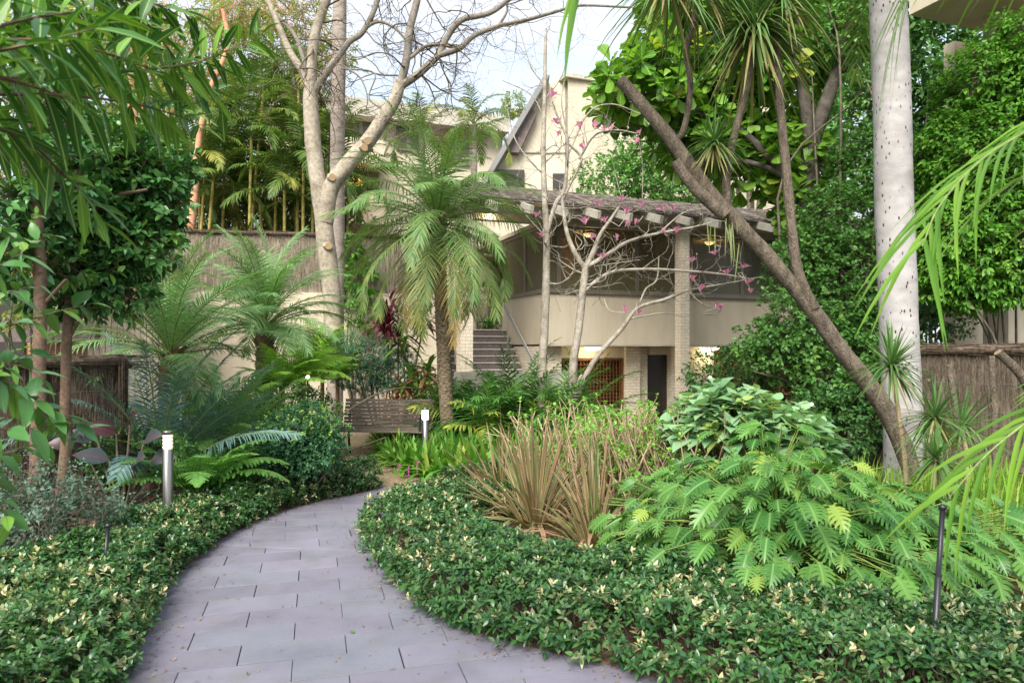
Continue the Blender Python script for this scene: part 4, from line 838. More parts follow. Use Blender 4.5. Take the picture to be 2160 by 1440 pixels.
gp2 = np.array([PG(*p) for p in [(1770, 1010), (2300, 1010), (2700, 1230), (2000, 1240), (1860, 1120)]])
strap_mass('grass', 'lush bright green grassy leaves at the foot of the speckled palm', gp2, 5200, .5, .016, M['grass'], (45, 85), (.2, .9), catg='grass')
fl = [P(px, py, 8.8) for px, py in ((842, 982), (862, 990), (930, 1010), (905, 1012), (880, 975))]
for k, q in enumerate(fl):
    o = MB(); nn = 14; pp = q + R.normal(size=(nn, 3)) * [.012, .012, .03]; place(o, OV, pp, rdir(nn), [0, 0, 1], .022, .016); sticks(o, q - [0, 0, q[2]], q, .003)
    prop(o.build('purple_flower', M['pinkfl']), 'small purple flower spike in the strap leaf border', 'flower', 'purple flower spikes in the strap leaf border')
# ---- main palms
palm('date_palm', 'slender date palm with arching crown in front of the brick pier', 'palm tree', base(947, 10.8), P(922, 470, 10.8), .095, 66, 1.85, .38, .018, 44, 'palm', (88, -46), (48, 92), grp='date palms', dry=.03, droop=.35, vee=.12, ring=(.05, 0), tint=lambda f: .1 + .5 * f)
palm('date_palm', 'low stout date palm in front of the brush fence and cream wall', 'palm tree', base(552, 9.8), P(560, 685, 9.8), .11, 46, 1.45, .32, .0135, 46, 'palmmid', (86, 2), (45, 75), grp='date palms', droop=.3, vee=.15)
palm('date_palm', 'date palm with upright green fronds behind the blue fronded cycad', 'palm tree', base(352, 8.6), P(358, 745, 8.4), .1, 40, 1.55, .3, .014, 46, 'palmmid', (88, 12), (40, 70), grp='date palms', droop=.3)
palm('cycad', 'blue green palm with long feathery fronds rising beside the left brush fence', 'palm', base(335, 7.4, 0), base(335, 7.4, .25), .1, 24, 1.75, .32, .014, 62, 'palmblue', (84, 36), (30, 72), trunk='fibre', ring=None, droop=.25, vee=.1, rr=.014, phi=(60, 30))
palm('cycad', 'dark green fan of feathery fronds between the blue palm and the low date palm', 'palm', base(470, 8.0, 0), base(470, 8.0, .3), .09, 30, 1.5, .27, .014, 48, 'palmmid', (84, 20), (30, 75), trunk='fibre', ring=None, droop=.25)
# low palm clumps
lowp = [(945, 11.5, 1.05), (985, 11.3, 1.15), (1050, 11.1, 1.2), (1110, 11.3, 1.3), (1175, 11.0, 1.2), (1025, 10.7, .95), (1220, 11.3, 1.25), (1090, 12.3, 1.6)]
labs = ['left end of the row of low palms, behind the lit bollard', 'low palm at the foot of the slender date palm', 'low palm below the outdoor steps, mid row', 'tall low palm left of the straight magnolia trunk', 'low palm right of the straight magnolia trunk', 'shortest low palm, in front of the row beside the strap leaf border', 'low palm at the foot of the forked magnolia', 'yellow green low palm farthest back against the brick base']
for (px, d, L), lab in zip(lowp, labs):
    palm('low_palm', lab, 'palm', base(px, d), base(px, d, .35), .05, 22, L, .36, .032, 16, 'rhapis', (86, 12), (35, 85), grp='low green palms under the magnolias', trunk='cane', ring=None, droop=.3, vee=.15, fr_parts=False, tint=lambda f: .2 + .6 * (R.uniform() < .1), rr=.008)
# cane palms on the terrace
canes = [(405, 340), (440, 250), (475, 330), (500, 215), (530, 290), (555, 200), (585, 300), (615, 240), (640, 330), (690, 330), (420, 400), (500, 400), (600, 400), (660, 410), (545, 380), (735, 380), (450, 380), (630, 170)]
for k, (px, py) in enumerate(canes):
    d = 16.9 + (k % 4) * .55; bs = base(px + R.normal() * 14, d, zb - .1)
    palm('cane_palm', 'golden cane palm of the grove behind the upper brush fence', 'palm tree', bs, P(px, py, d), .034, 14, 1.8, .46, .045, 22, 'areca', (85, -10), (50, 100), grp='golden cane palms behind the brush fence', trunk='cane', ring=None, droop=.35, vee=.2, fr_parts=False, tint=lambda f: R.uniform(0, .5) + .4 * (R.uniform() < .12), rr=.014)
for px, py, d, lab in ((890, 275, 20, 'yellow green palm in front of the apartment block windows'), (1000, 262, 21, 'palm against the sky left of the gable'), (1395, 340, 0, '')):
    if d: palm('feather_palm', lab, 'palm tree', base(px, d, 2.), P(px, py, d), .09, 14, 1.6, .42, .035, 26, 'areca', (88, -25), (50, 110), grp='palms before the apartment block', trunk='greypalm', ring=None, fr_parts=False, tint=lambda f: R.uniform(.2, .8), rr=.016)
# tall grey palm trunk behind the bare tree; its crown is above the picture
t = thing('tall_palm', 'tall straight grey palm trunk right behind the bare tree', 'palm tree', base(712, 14.2)); b = MB(); limb(b, [(706, 900), (710, 600), (712, 300), (717, 0), (720, -260)], 17, 13, 14, 14.2, 12, bump=.03); b.build('trunk', M['greypalm'], t)
b = MB(); top = P(720, -270, 14.2)
for k in range(12): frond_mesh(b, arch(top, k * 2.4, 60 - 5 * k, 2.4, 90), 0, .55, .04, 24)
b.build('crown', [M['areca'], M['rachis']], t)
# speckled palm trunk right
t = thing('speckled_palm', 'thick pale palm trunk speckled with dark scars at the right', 'palm tree', base(1900, 8.5)); b = MB()
c, rr_ = limb(b, [(1903, 1035), (1905, 900), (1897, 720), (1893, 600), (1886, 430), (1882, 240), (1877, 100), (1873, 0), (1868, -150)], 38.5, 36, 28, 8.5, 14, bump=.02, ring=(.33, .015)); b.build('trunk', M['palmtrunk'], t)
b = MB(); top = c[-1]
for k in range(14): frond_mesh(b, arch(top, k * 2.4, 75 - 6 * k, 2.6, 80), 0, .6, .04, 24)
b.build('crown', [M['areca'], M['rachis']], t)

# ---------------------------------------------------------------- trees with traced limbs
def grow(mb, p, d, L, r_, depth, wig=.35, gr=0., k=4, tips=None, split=2, mat=0, spread=.7):
    n = 5; pts = [p]; 
    for i in range(n): d = nz(d + R.normal(size=3) * wig / 2 + [0, 0, gr]); pts.append(pts[-1] + d * L / n)
    pts = np.array(pts); tube(mb, pts, np.linspace(r_, r_ * .55, n + 1), k, cap=False, mat=mat)
    if depth <= 0:
        if tips is not None: tips.append((pts[-1], d))
        return
    for s_ in range(split + (R.uniform() < .3)):
        j = n if s_ == 0 else R.integers(2, n + 1); grow(mb, pts[j], nz(d + R.normal(size=3) * spread), L * R.uniform(.55, .85), r_ * .55, depth - 1, wig, gr, k, tips, split, mat, spread)
bt = thing('bare_tree', 'tall bare tree with pale smooth bark and spreading leafless limbs', 'tree', base(705, 12.5)); b = MB(); D = 12.5; LM = []
def bl_(pts, r0, r1, k=10):
    bb = b if r0 >= 9 and len(LM) < 5 or len(LM) < 2 else MB(); c, r_ = limb(bb, pts, r0, r1, k, D, 6, bump=.07, seed=len(LM)); LM.append((c, r_))
    if bb is not b: bb.build('limb', M['limb'], bt)
    return c
bl_([(706, 800), (705, 700), (698, 600), (688, 520), (681, 450), (670, 380), (660, 300), (656, 230), (655, 190)], 21, 15, 14)
bl_([(684, 470), (697, 400), (735, 345), (775, 300), (805, 255), (832, 212), (845, 172)], 20, 12, 12)
bl_([(656, 200), (638, 152), (612, 110), (590, 60), (572, 15), (545, -50)], 9, 5)
bl_([(655, 195), (650, 160), (637, 115), (622, 75), (590, 38), (550, -10)], 5.5, 3.5)
bl_([(656, 200), (658, 120), (668, 60), (692, -10), (705, -60)], 12, 8)
bl_([(664, 195), (690, 150), (715, 118), (737, 88), (765, 68), (790, 20), (805, -30)], 8, 5)
bl_([(846, 175), (858, 122), (865, 60), (880, 0), (886, -50)], 9, 7)
bl_([(848, 180), (885, 155), (925, 118)], 9, 7); bl_([(925, 118), (945, 76), (975, 42), (1032, 28), (1078, -5), (1110, -40)], 7, 4.5)
bl_([(928, 116), (970, 102), (1000, 76), (1052, 55), (1112, 42), (1172, 25), (1225, 12), (1330, 16)], 6.5, 2.2)
bl_([(866, 122), (898, 98), (932, 96), (962, 102)], 4, 3); bl_([(737, 90), (790, 48), (830, 58), (862, 90)], 4, 2.5); bl_([(725, 140), (760, 165), (775, 205), (770, 240)], 2.2, 1.)
bl_([(1052, 55), (1070, 20), (1062, -20)], 3, 2); bl_([(720, 145), (790, 155), (780, 210), (840, 250)], 2, 1)
for q in ((698, 375), (766, 312), (690, 520), (772, 298)):                     # knots
    tube(b, np.array([P(q[0], q[1], D - .12), P(q[0] + 3, q[1] - 1, D - .2)]), [.08, .065], 8, .1)
b.build('trunk', M['bare'], bt); b = MB()
for c, r_ in LM[2:]:
    for k in range(8):
        i = R.integers(3, len(c)); dr = nz(R.normal(size=3) * [1, .7, .8] + [.3, 0, -.05]); grow(b, c[i], dr, R.uniform(.4, 1.0), max(r_[i] * .28, .007), 3, .55, -.04, 4, None, 2, spread=.75)
for k in range(10): i = R.integers(12, 30); c, r_ = LM[1]; grow(b, c[i], nz(R.normal(size=3) + [.5, 0, .1]), R.uniform(.3, .7), .012, 3, .5, -.05, 4)
b.build('twigs', M['twig'], bt)

# magnolias
fl_all = [(1161, 202), (1176, 258), (1177, 284), (1224, 270), (1254, 268), (1275, 272), (1233, 310), (1289, 272), (1350, 280), (1235, 470), (1276, 465), (1144, 494), (1320, 448), (1326, 478), (1339, 470), (1312, 418), (1402, 490), (1427, 488), (1398, 440), (1272, 540), (1458, 549), (1568, 561), (1584, 614), (1521, 650), (1510, 645), (1574, 595), (1477, 610), (1461, 588), (1300, 503), (1247, 502), (1533, 575), (1508, 533), (1262, 430), (1150, 620), (1420, 440), (1355, 432), (1340, 300), (1130, 455), (1345, 660), (1318, 655)]
def magnolia(label, px, limbs, flowers, nt_, zone):
    t = thing('magnolia_tree', label, 'magnolia', base(px, 11.2), 'leafless flowering magnolias'); b = MB(); Ls = []
    for pts, r0, r1 in limbs: Ls.append(limb(b, pts, r0 * .86, r1 * .8, 9 if r0 > 5 else 6, 11.2, 6, bump=.08, seed=len(Ls)))
    b.build('trunk', M['mag'], t); tw = MB(); tips = []
    allc = np.vstack([c for c, r_ in Ls]); allr = np.concatenate([r_ for c, r_ in Ls])
    thin = np.where((allr < .062) & (allc[:, 2] > 2.3))[0]
    for k in range(nt_):
        i = R.choice(thin); c = allc[i]; grow(tw, c, nz(R.normal(size=3) * [1, .8, .5] + zone), R.uniform(.22, .5), max(allr[i] * .3, .0055), 2, .4, .05, 4, tips, 2, spread=.65)
    tp = np.array([q for q, d in tips]); td = np.array([d for q, d in tips]); bd = MB()
    s_ = R.uniform(size=len(tp)) < .35; place(bd, OV, tp[s_], td[s_], [0, 0, 1], .035, .016); 
    for (fx, fy) in flowers:
        q = P(fx, fy, 11.2 - R.uniform(0, .5)); near_ = tp[np.argmin(np.linalg.norm(tp - q, axis=1))]; q0 = near_ if np.linalg.norm(near_ - q) < .6 else allc[np.argmin(np.linalg.norm(allc - q, axis=1))]
        m_ = (q0 + q) / 2 + R.normal(size=3) * .05; tube(tw, cat([q0, m_, q - [0, 0, .03]], 3), .007, 4, cap=False)
        f = MB(); op = R.uniform(.3, 1.0); nn = 8; S = R.uniform(.09, .15); az = np.arange(nn) * 2.4; dr = np.c_[np.cos(az) * op, np.sin(az) * op, np.full(nn, 1.)] + [R.normal() * .3, 0, 0]
        place(f, OBO, np.tile(q - [0, 0, .035], (nn, 1)), dr, -np.c_[np.cos(az), np.sin(az), np.full(nn, -.2)], S * R.uniform(.8, 1.1, nn), S * .3, R.uniform(-.05, .35), 0, tint=R.uniform(0, .3)); f.build('blossom', M['petal'], t)
    tw.build('twigs', M['mag'], t); bd.build('buds', M['tan'], t)
magnolia('straight magnolia with a single tall pale trunk rising over the eave', 1145, [([(1148, 935), (1143, 800), (1148, 700), (1152, 600), (1153, 500), (1148, 400), (1146, 320), (1149, 200), (1150, 110), (1152, 60)], 13, 3),
    ([(1154, 490), (1172, 430), (1190, 400), (1197, 330), (1196, 290)], 6, 4), ([(1196, 300), (1225, 330), (1222, 350), (1205, 385), (1188, 420)], 3.5, 3.5), ([(1196, 290), (1180, 255), (1165, 215)], 3.5, 2), ([(1222, 335), (1255, 285), (1300, 275), (1345, 282)], 3.5, 1.5),
    ([(1148, 370), (1110, 330), (1085, 290), (1070, 230)], 2.5, 1.3), ([(1148, 250), (1120, 200), (1060, 170)], 2, 1), ([(1149, 180), (1120, 140), (1095, 60)], 2, 1), ([(1150, 210), (1185, 160), (1200, 100)], 2, 1), ([(1197, 330), (1240, 240), (1290, 220), (1350, 240)], 2.5, 1.2), ([(1152, 500), (1110, 455), (1090, 430)], 2, 1), ([(1200, 300), (1185, 220), (1190, 170)], 2.5, 1)],
    [f for f in fl_all if f[1] < 440 or f[0] < 1200], 40, [.2, 0, .2])
magnolia('forked magnolia with low branches reaching right across the balcony wall', 1208, [([(1207, 930), (1211, 840), (1208, 780), (1221, 690), (1231, 600), (1235, 565)], 12, 9), ([(1235, 568), (1212, 532), (1196, 490), (1188, 440), (1184, 400)], 7, 4), ([(1236, 566), (1252, 530), (1266, 495), (1290, 460), (1310, 430)], 7, 3),
    ([(1240, 562), (1285, 535), (1325, 510), (1390, 492), (1450, 482), (1500, 470)], 6, 2), ([(1236, 612), (1262, 590), (1300, 572), (1380, 568), (1450, 572), (1520, 578), (1590, 590)], 5.5, 2), ([(1212, 850), (1232, 800), (1262, 748), (1310, 695), (1345, 650), (1400, 632), (1450, 612)], 8, 3.5), ([(1345, 652), (1362, 610), (1385, 590), (1390, 540)], 3, 1.5), ([(1330, 672), (1400, 660), (1440, 668)], 2.5, 1),
    ([(1450, 612), (1520, 600), (1600, 585)], 3, 1.3), ([(1450, 612), (1480, 640), (1520, 655)], 2.5, 1.3), ([(1208, 905), (1200, 850), (1222, 800), (1228, 790)], 6, 3), ([(1390, 492), (1440, 450), (1480, 440)], 2.5, 1.2), ([(1235, 565), (1300, 555), (1350, 548)], 2, 1)],
    [f for f in fl_all if not (f[1] < 440 or f[0] < 1200)], 62, [.7, 0, .15])

# leaning dracaena tree
dt = thing('dracaena_tree', 'leaning brown trunk with sawn off top and hanging spiky rosettes', 'tree', base(1925, 7.9)); b = MB(); D = 7.9
limb(b, [(1932, 1020), (1900, 930), (1850, 835), (1780, 745), (1700, 635), (1600, 520), (1500, 410), (1420, 300), (1350, 215), (1308, 168)], 19.5, 12.5, 16, D, 10, bump=.12)
limb(b, [(1530, 455), (1490, 420), (1455, 385), (1424, 340)], 14, 11, 12, D - .1, 6, bump=.08)
limb(b, [(1718, 650), (1697, 610), (1680, 560), (1668, 460), (1655, 320), (1644, 200), (1640, 90), (1645, 10)], 12, 7.5, 10, D - .05, 8, bump=.08)
limb(b, [(1537, 452), (1532, 380), (1548, 290), (1572, 200), (1588, 110), (1590, 60)], 9, 7, 9, D + .05, 8, bump=.08)
limb(b, [(1400, 280), (1432, 290), (1450, 240), (1456, 170), (1448, 110), (1464, 40), (1470, -40)], 7, 6, 9, D + .1, 8, bump=.08)
limb(b, [(1470, 380), (1490, 330), (1505, 300)], 5, 4, 7, D + .1, 6)
b.build('trunk', M['brown'], dt)
def rosette(c, n, L, W, up=.5, mats=None, droop=.6, lo=-.9):
    b = MB(); o = rdir(n * 2); o = o[o[:, 2] > lo][:n]; o = nz(o + [0, 0, up * .3]); n = len(o); place(b, STRAP, np.array(c) + np.c_[np.zeros((n, 2)), R.uniform(-.2, .1, n)] * L * .5, o, np.c_[-o[:, :2] * .5, np.full(n, .8)], L * R.uniform(.6, 1.1, n), W, 0., droop * R.uniform(.5, 1.3, n) * (1.1 - np.abs(o[:, 2])) , tint=np.clip(.5 - o[:, 2] * .5 + R.normal(size=n) * .1, 0, 1)); return b
for c, n, L, W, dr_ in ((P(1590, 55, D), 260, .95, .032, .75), (P(1648, -20, D), 150, .85, .03, .7), (P(1468, -60, D), 200, .95, .032, .8), (P(1506, 300, D), 110, .5, .022, .5), (P(1410, -40, 7.3), 120, .8, .032, .8)):
    rosette(c, n, L, W, droop=dr_).build('leaf_rosette', M['drac'], dt)
b = MB(); n = 14; p = P(1535, 480, D - .1) + R.normal(size=(n, 3)) * [.12, .08, .08]; place(b, STRAP, p, np.c_[R.normal(size=(n, 2)) * .12, np.full(n, -1.)], [0, -1, .1], R.uniform(.15, .5, n), .012, tint=.8); b.build('dead_leaves', M['drac'], dt)
# small dracaenas under the speckled palm
def small_drac(px, py, d, n, L, lab, bx_=None):
    bs = base(bx_ or px, d); t = thing('dracaena', lab, 'dracaena', bs, 'slim spiky dracaenas at the right'); b = MB(); tp = P(px, py, d); tube(b, cat([bs, (np.array(bs) + tp) / 2 + [.04, 0, 0], tp], 8), np.linspace(.022, .016, 17), 8, .1); b.build('trunk', M['tan'], t); rosette(tp, n, L, .018, droop=.5).build('leaf_rosette', M['drac'], t)
small_drac(1880, 770, 5.6, 130, .42, 'tallest slim dracaena with drooping rosette in front of the pale palm trunk', 1915)
small_drac(1972, 880, 5.4, 100, .4, 'dracaena with green star rosette right of the pale palm trunk')
small_drac(1975, 965, 5.2, 80, .36, 'lower dracaena rosette beside the first, nearer the grass', 1985)
small_drac(2030, 900, 6.2, 70, .5, 'dracaena clump in front of the right brush fence')
# pruned stumps by right fence
ps = thing('pruned_frangipani', 'sawn off thick bare stems in front of the right brush fence', 'shrub', base(2090, 7.2)); 
for pts, r0, r1 in (([(2100, 985), (2098, 880), (2092, 750)], 9, 8), ([(2160, 1000), (2200, 900), (2160, 800), (2105, 742)], 14, 11), ([(2030, 985), (2018, 880), (2002, 770)], 9, 8), ([(1985, 985), (1975, 850), (1960, 800)], 7, 6), ([(2060, 985), (2050, 900), (2048, 860)], 7, 6)):
    b = MB(); limb(b, pts, r0 * .8, r1 * .75, 10, 7.2, 6, bump=.14); b.build('stem', M['brown'], ps)

# fiddle leaf fig
ft = thing('fig_tree', 'large fig tree with big bright leaves and dark forked trunk', 'tree', base(1705, 12.1)); b = MB(); D = 12.1
for pts, r0, r1 in (([(1705, 900), (1703, 700), (1700, 500), (1705, 400), (1712, 300)], 24, 20), ([(1712, 310), (1700, 230), (1688, 150), (1682, 60), (1690, -40)], 14, 8), ([(1712, 300), (1745, 210), (1765, 150), (1790, 60), (1800, -30)], 16, 8), ([(1770, 150), (1810, 140), (1840, 120)], 7, 5), ([(1700, 420), (1620, 330), (1540, 260), (1440, 230), (1330, 200)], 10, 4), ([(1705, 440), (1650, 370), (1570, 340), (1500, 330)], 8, 4), ([(1690, 120), (1600, 60), (1500, 80), (1400, 100)], 7, 3)): limb(b, pts, r0, r1, 10, D, 6, bump=.1)
b.build('trunk', M['figbark'], ft); b = MB()
figb = [bl(1370, 190, 12.3, .9, .8, .75), bl(1450, 110, 12.6, .95, .9, .85), bl(1520, 230, 12.8, 1., .9, .9), bl(1600, 140, 12.9, 1.1, 1., 1.2), bl(1480, 300, 12.7, .8, .8, .55), bl(1600, 340, 12.9, .8, .8, .65), bl(1580, 20, 13, 1.3, 1., .8), bl(1650, 330, 12.6, .65, .7, .7), bl(1700, 30, 13, 1.1, 1, .8), bl(1300, 195, 12.1, .45, .5, .22), bl(1700, 430, 12.5, .5, .6, .5), bl(1480, 0, 13, 1.1, .9, .5)]
foliage(b, OBO, figb, 1100, 7, .3, .19, tw=.16, gap=.12, inner=.35, spread=1.05, droop=.1, curl=.12, jit=.3, twig=.009, upb=.5); b.build('crown', [M['fid'], M['figbark']], ft)
# fine leaved branch at eaves (citrus-like cluster near upper middle)
shrub('broadleaf_tree', 'rounded dark leafy tree behind the eave between the gable and the leaning trunk', 'tree', base(1330, 20.5), [bl(1290, 385, 20.5, 1.2, .9, .7), bl(1370, 370, 20.5, 1.3, 1, .9), bl(1430, 395, 21, 1., 1, .7), bl(1330, 330, 20.8, .8, .8, .6)], 1500, 6, .13, .07, 'boug', gap=.1)
# climber masses
shrub('bougainvillea', 'tall climbing shrub with mixed green leaves tumbling beside the balcony', 'climber', base(1760, 11.3), [bl(1815, 350, 11.4, .38, .5, .7), bl(1830, 200, 11.6, .25, .4, .5), bl(1770, 470, 11.2, .6, .6, .6), bl(1700, 560, 11., .55, .5, .55), bl(1800, 600, 10.8, .7, .6, .8), bl(1720, 690, 10.6, .8, .6, .6), bl(1830, 730, 10.4, .6, .5, .5), bl(1640, 740, 10.8, .6, .5, .45), bl(1790, 820, 10.2, .7, .5, .5), bl(1780, 60, 12, .6, .5, .6)], 5200, 6, .085, .055, 'boug', gap=.05, tr=.03, twig=.003)
shrub('evergreen_shrub', 'dark evergreen shrub beneath the balcony right of the brick pier', 'shrub', base(1560, 12.2), [bl(1500, 800, 12.2, .5, .5, .5), bl(1580, 790, 12., .7, .6, .55), bl(1680, 830, 11.4, .9, .6, .7), bl(1480, 870, 11.6, .4, .4, .5)], 1900, 6, .07, .035, 'dark', gap=.0)
shrub('evergreen_shrub', 'dark shrub filling the shade behind the leaning trunk foot', 'shrub', base(1840, 9.6), [bl(1780, 900, 9.6, .8, .5, .6), bl(1870, 860, 9.6, .5, .4, .6), bl(1980, 640, 10.4, .5, .4, .8)], 1500, 6, .07, .04, 'dark')
shrub('evergreen_climber', 'large bright green climber bulging over the right brush fence', 'climber', base(2150, 9.9), [bl(2110, 190, 9.7, .8, .6, .7), bl(2010, 330, 9.7, .5, .5, .6), bl(2120, 360, 9.4, .9, .6, .8), bl(2010, 480, 9.5, .5, .5, .6), bl(2120, 520, 9.4, .8, .6, .7), bl(2060, 590, 9.5, .6, .5, .4), bl(2230, 250, 9.4, .9, .6, 1.3), bl(2150, 90, 9.6, .4, .4, .4), bl(1990, 590, 9.6, .35, .35, .3)], 8200, 6, .085, .05, 'climb', trunks=1, gap=-.2, tr=.02, twig=.003, droop=.35)
shrub('evergreen_tree', 'dark leafy tree glimpsed behind the speckled palm under the overhanging slab', 'tree', base(1960, 13.5), [bl(1960, 130, 13.4, .9, .8, .9), bl(2020, 250, 13.4, .9, .8, .9), bl(1950, 350, 13.4, .8, .7, .9), bl(1940, 480, 13.4, .8, .7, .9), bl(1900, 20, 13.6, .8, .7, .7), bl(1980, 600, 13., 1., .5, .7), bl(2080, 660, 12.6, 1., .4, .5)], 2500, 6, .14, .08, 'dark')
# background greenery between trees
shrub('background_tree', 'leafy tree far behind the fig crown at the top right', 'tree', base(1600, 22), [bl(1500, 40, 21, 2.2, 1.5, 1.8), bl(1700, 60, 21, 2.2, 1.5, 2.), bl(1650, 250, 21, 2., 1.5, 1.6), bl(1850, 200, 20, 1.8, 1.5, 2.4), bl(1820, 480, 19, 1.6, 1.2, 1.8)], 3300, 6, .2, .11, 'boug', gap=-.1, tr=.09)
# left side: camellias, oleander, gums
c1 = thing('camellia_tree', 'dark glossy camellia with two slim brown trunks by the left fence', 'tree', base(80, 5.3)); b = MB()
limb(b, [(72, 1080), (80, 950), (82, 800), (85, 650), (82, 500), (70, 400), (45, 300)], 16, 9, 10, 5.3, 6, bump=.05); limb(b, [(85, 650), (130, 600), (140, 590)], 4, 3, 6, 5.3); limb(b, [(45, 300), (90, 220), (160, 150)], 6, 3, 8, 5.3); limb(b, [(80, 560), (20, 500), (-60, 470)], 6, 4, 8, 5.3)
b.build('trunk', M['cambark'], c1); b = MB()
foliage(b, OV5, [bl(40, 380, 5.4, .42, .4, .3), bl(-30, 480, 5.3, .4, .4, .35), bl(60, 560, 5.5, .35, .35, .2), bl(130, 330, 5.8, .35, .4, .3), bl(60, 250, 5.9, .5, .4, .3)], 700, 6, .09, .045, tw=.1, gap=.0, twig=.003); b.build('crown', [M['cam'], M['cambark']], c1)
c2 = thing('camellia_tree', 'camellia with dense glossy crown reaching over the blue palm', 'tree', base(140, 6.0)); b = MB()
limb(b, [(130, 1040), (140, 930), (138, 850), (142, 700), (152, 560), (150, 480), (165, 380)], 12, 8, 10, 6.0, 6, bump=.05); limb(b, [(146, 650), (200, 590), (250, 560)], 4, 2, 6, 6.0); limb(b, [(150, 490), (230, 420), (310, 400)], 6, 3, 8, 6.0); limb(b, [(142, 720), (180, 660), (215, 640)], 3, 2, 6, 6.0)
b.build('trunk', M['cambark'], c2); b = MB()
foliage(b, OV5, [bl(230, 360, 6.3, .45, .4, .38), bl(310, 430, 6.5, .36, .36, .34), bl(180, 450, 6.1, .4, .4, .3), bl(260, 520, 6.3, .4, .36, .25), bl(200, 580, 6.2, .34, .34, .2), bl(240, 620, 6.2, .26, .26, .18), bl(150, 300, 6.4, .45, .4, .3), bl(340, 350, 6.8, .25, .3, .25), bl(120, 620, 6.1, .3, .3, .14)], 2000, 6, .095, .05, tw=.1, gap=.2, twig=.003); b.build('crown', [M['cam'], M['cambark']], c2)
shrub('background_shrub', 'yellow green foliage behind the left camellias and fence', 'shrub', base(80, 11.), [bl(0, 470, 11, 1.2, .6, .9), bl(130, 520, 11.3, 1., .6, .6), bl(30, 640, 10.6, .6, .5, .4), bl(200, 400, 12, 1.2, .6, 1.)], 2300, 6, .08, .04, 'gum', gap=.05)
# near left foliage on twigs
def leafy_branch(name, label, catg, paths, mats, T, L, W, step, spread=.8, droop=.25, rad=.004, bs=None, grp=None, ds=(1, 1), tint=(0, 1), parts='branch', jit=.3, k=1):
    t = thing(name, label, catg, bs, grp)
    for pts in paths:
        b = MB(); c = cat([P(*q) for q in pts], 8); tube(b, c, np.linspace(rad * 1.6, rad * .2, len(c)), 6, cap=False, mat=1)
        s_ = np.r_[0, np.cumsum(np.linalg.norm(np.diff(c, axis=0), axis=1))]; n = max(3, int(s_[-1] / step)); u = np.repeat(np.linspace(.08, 1, n) * s_[-1], k); n = len(u)
        q = np.stack([np.interp(u, s_, c[:, j]) for j in range(3)], 1); tg = nz(np.stack([np.interp(u, s_, np.gradient(c[:, j], s_)) for j in range(3)], 1)); x = nz(np.cross(tg, [0, .3, 1.])); y = np.cross(tg, x)
        a = np.arange(n) * 2.4 + R.normal(size=n) * .4; rd = np.cos(a)[:, None] * x + np.sin(a)[:, None] * y; sp = spread * R.uniform(.7, 1.3, n)[:, None]
        d = tg * np.cos(sp) + rd * np.sin(sp) + np.array([0, 0, -.12]); Ls = L * R.uniform(.7, 1.2, n)
        place(b, T, q, d, np.array([0, -.25, 1.]) + R.normal(size=(n, 3)) * jit, Ls, W * Ls / L, .12, droop, tint=R.uniform(*tint, n)); b.build(parts, mats, t)
    return t
ole = [[(-250, 60, 1.25), (-60, 110, 1.3), (80, 90, 1.35), (200, 60, 1.45)], [(-250, 120, 1.25), (0, 85, 1.4), (150, 95, 1.5), (290, 130, 1.6)], [(-200, 150, 1.5), (70, 165, 1.7), (230, 155, 1.9), (400, 135, 2.1), (480, 105, 2.25), (560, 70, 2.3)],
       [(-200, 120, 1.4), (60, 40, 1.6), (220, 30, 1.8), (330, 60, 2.0)], [(-100, 200, 1.5), (100, 200, 1.7), (260, 215, 1.9), (360, 240, 2.1), (420, 262, 2.2)], [(-100, 230, 1.4), (60, 300, 1.7), (130, 365, 1.8), (185, 420, 1.9), (205, 480, 1.95)],
       [(0, 60, 1.7), (180, 100, 2.), (330, 150, 2.2), (430, 190, 2.4), (470, 215, 2.5)], [(-80, 0, 1.5), (150, -10, 1.8), (330, 10, 2.1), (430, 40, 2.3)], [(-50, 150, 1.3), (60, 180, 1.35), (150, 210, 1.4)], [(200, -40, 1.9), (300, 40, 2.1), (360, 110, 2.2), (400, 170, 2.3)], [(-60, 60, 2.1), (150, 130, 2.4), (300, 190, 2.6), (380, 230, 2.7)]]
leafy_branch('oleander', 'long narrow leaved oleander branches hanging over the top left corner', 'shrub', ole, [M['ole'], M['cambark']], LAN, .125, .028, .0145, .95, .10, .0036, (-2.6, 1.8, 0))
b = MB(); 
nb = [[(-150, 700, 1.9), (0, 690, 2.), (110, 660, 2.1), (190, 640, 2.2)], [(-150, 600, 1.9), (0, 560, 2.), (90, 500, 2.1)], [(-150, 780, 1.9), (0, 800, 2.), (100, 860, 2.1), (180, 905, 2.2)], [(-150, 900, 1.9), (10, 905, 2.), (110, 900, 2.1)], [(-150, 850, 2.), (-20, 790, 2.), (60, 740, 2.1)], [(-150, 1000, 2.), (0, 960, 2.1), (120, 920, 2.2)], [(-160, 420, 2.), (-20, 470, 2.1), (50, 520, 2.1)], [(-100, 640, 2.2), (0, 620, 2.2), (80, 600, 2.2)], [(-150, 980, 1.9), (-40, 1000, 2), (20, 1100, 2)], [(-100, 730, 2.4), (40, 770, 2.4), (90, 800, 2.4)]]
leafy_branch('camellia_shrub', 'glossy pointed camellia leaves close at the left edge', 'shrub', nb, [M['cam'], M['cambark']], OV5, .085, .038, .018, 1.0, .15, .003, (-2.6, 2.2, 0), tint=(.1, 1))
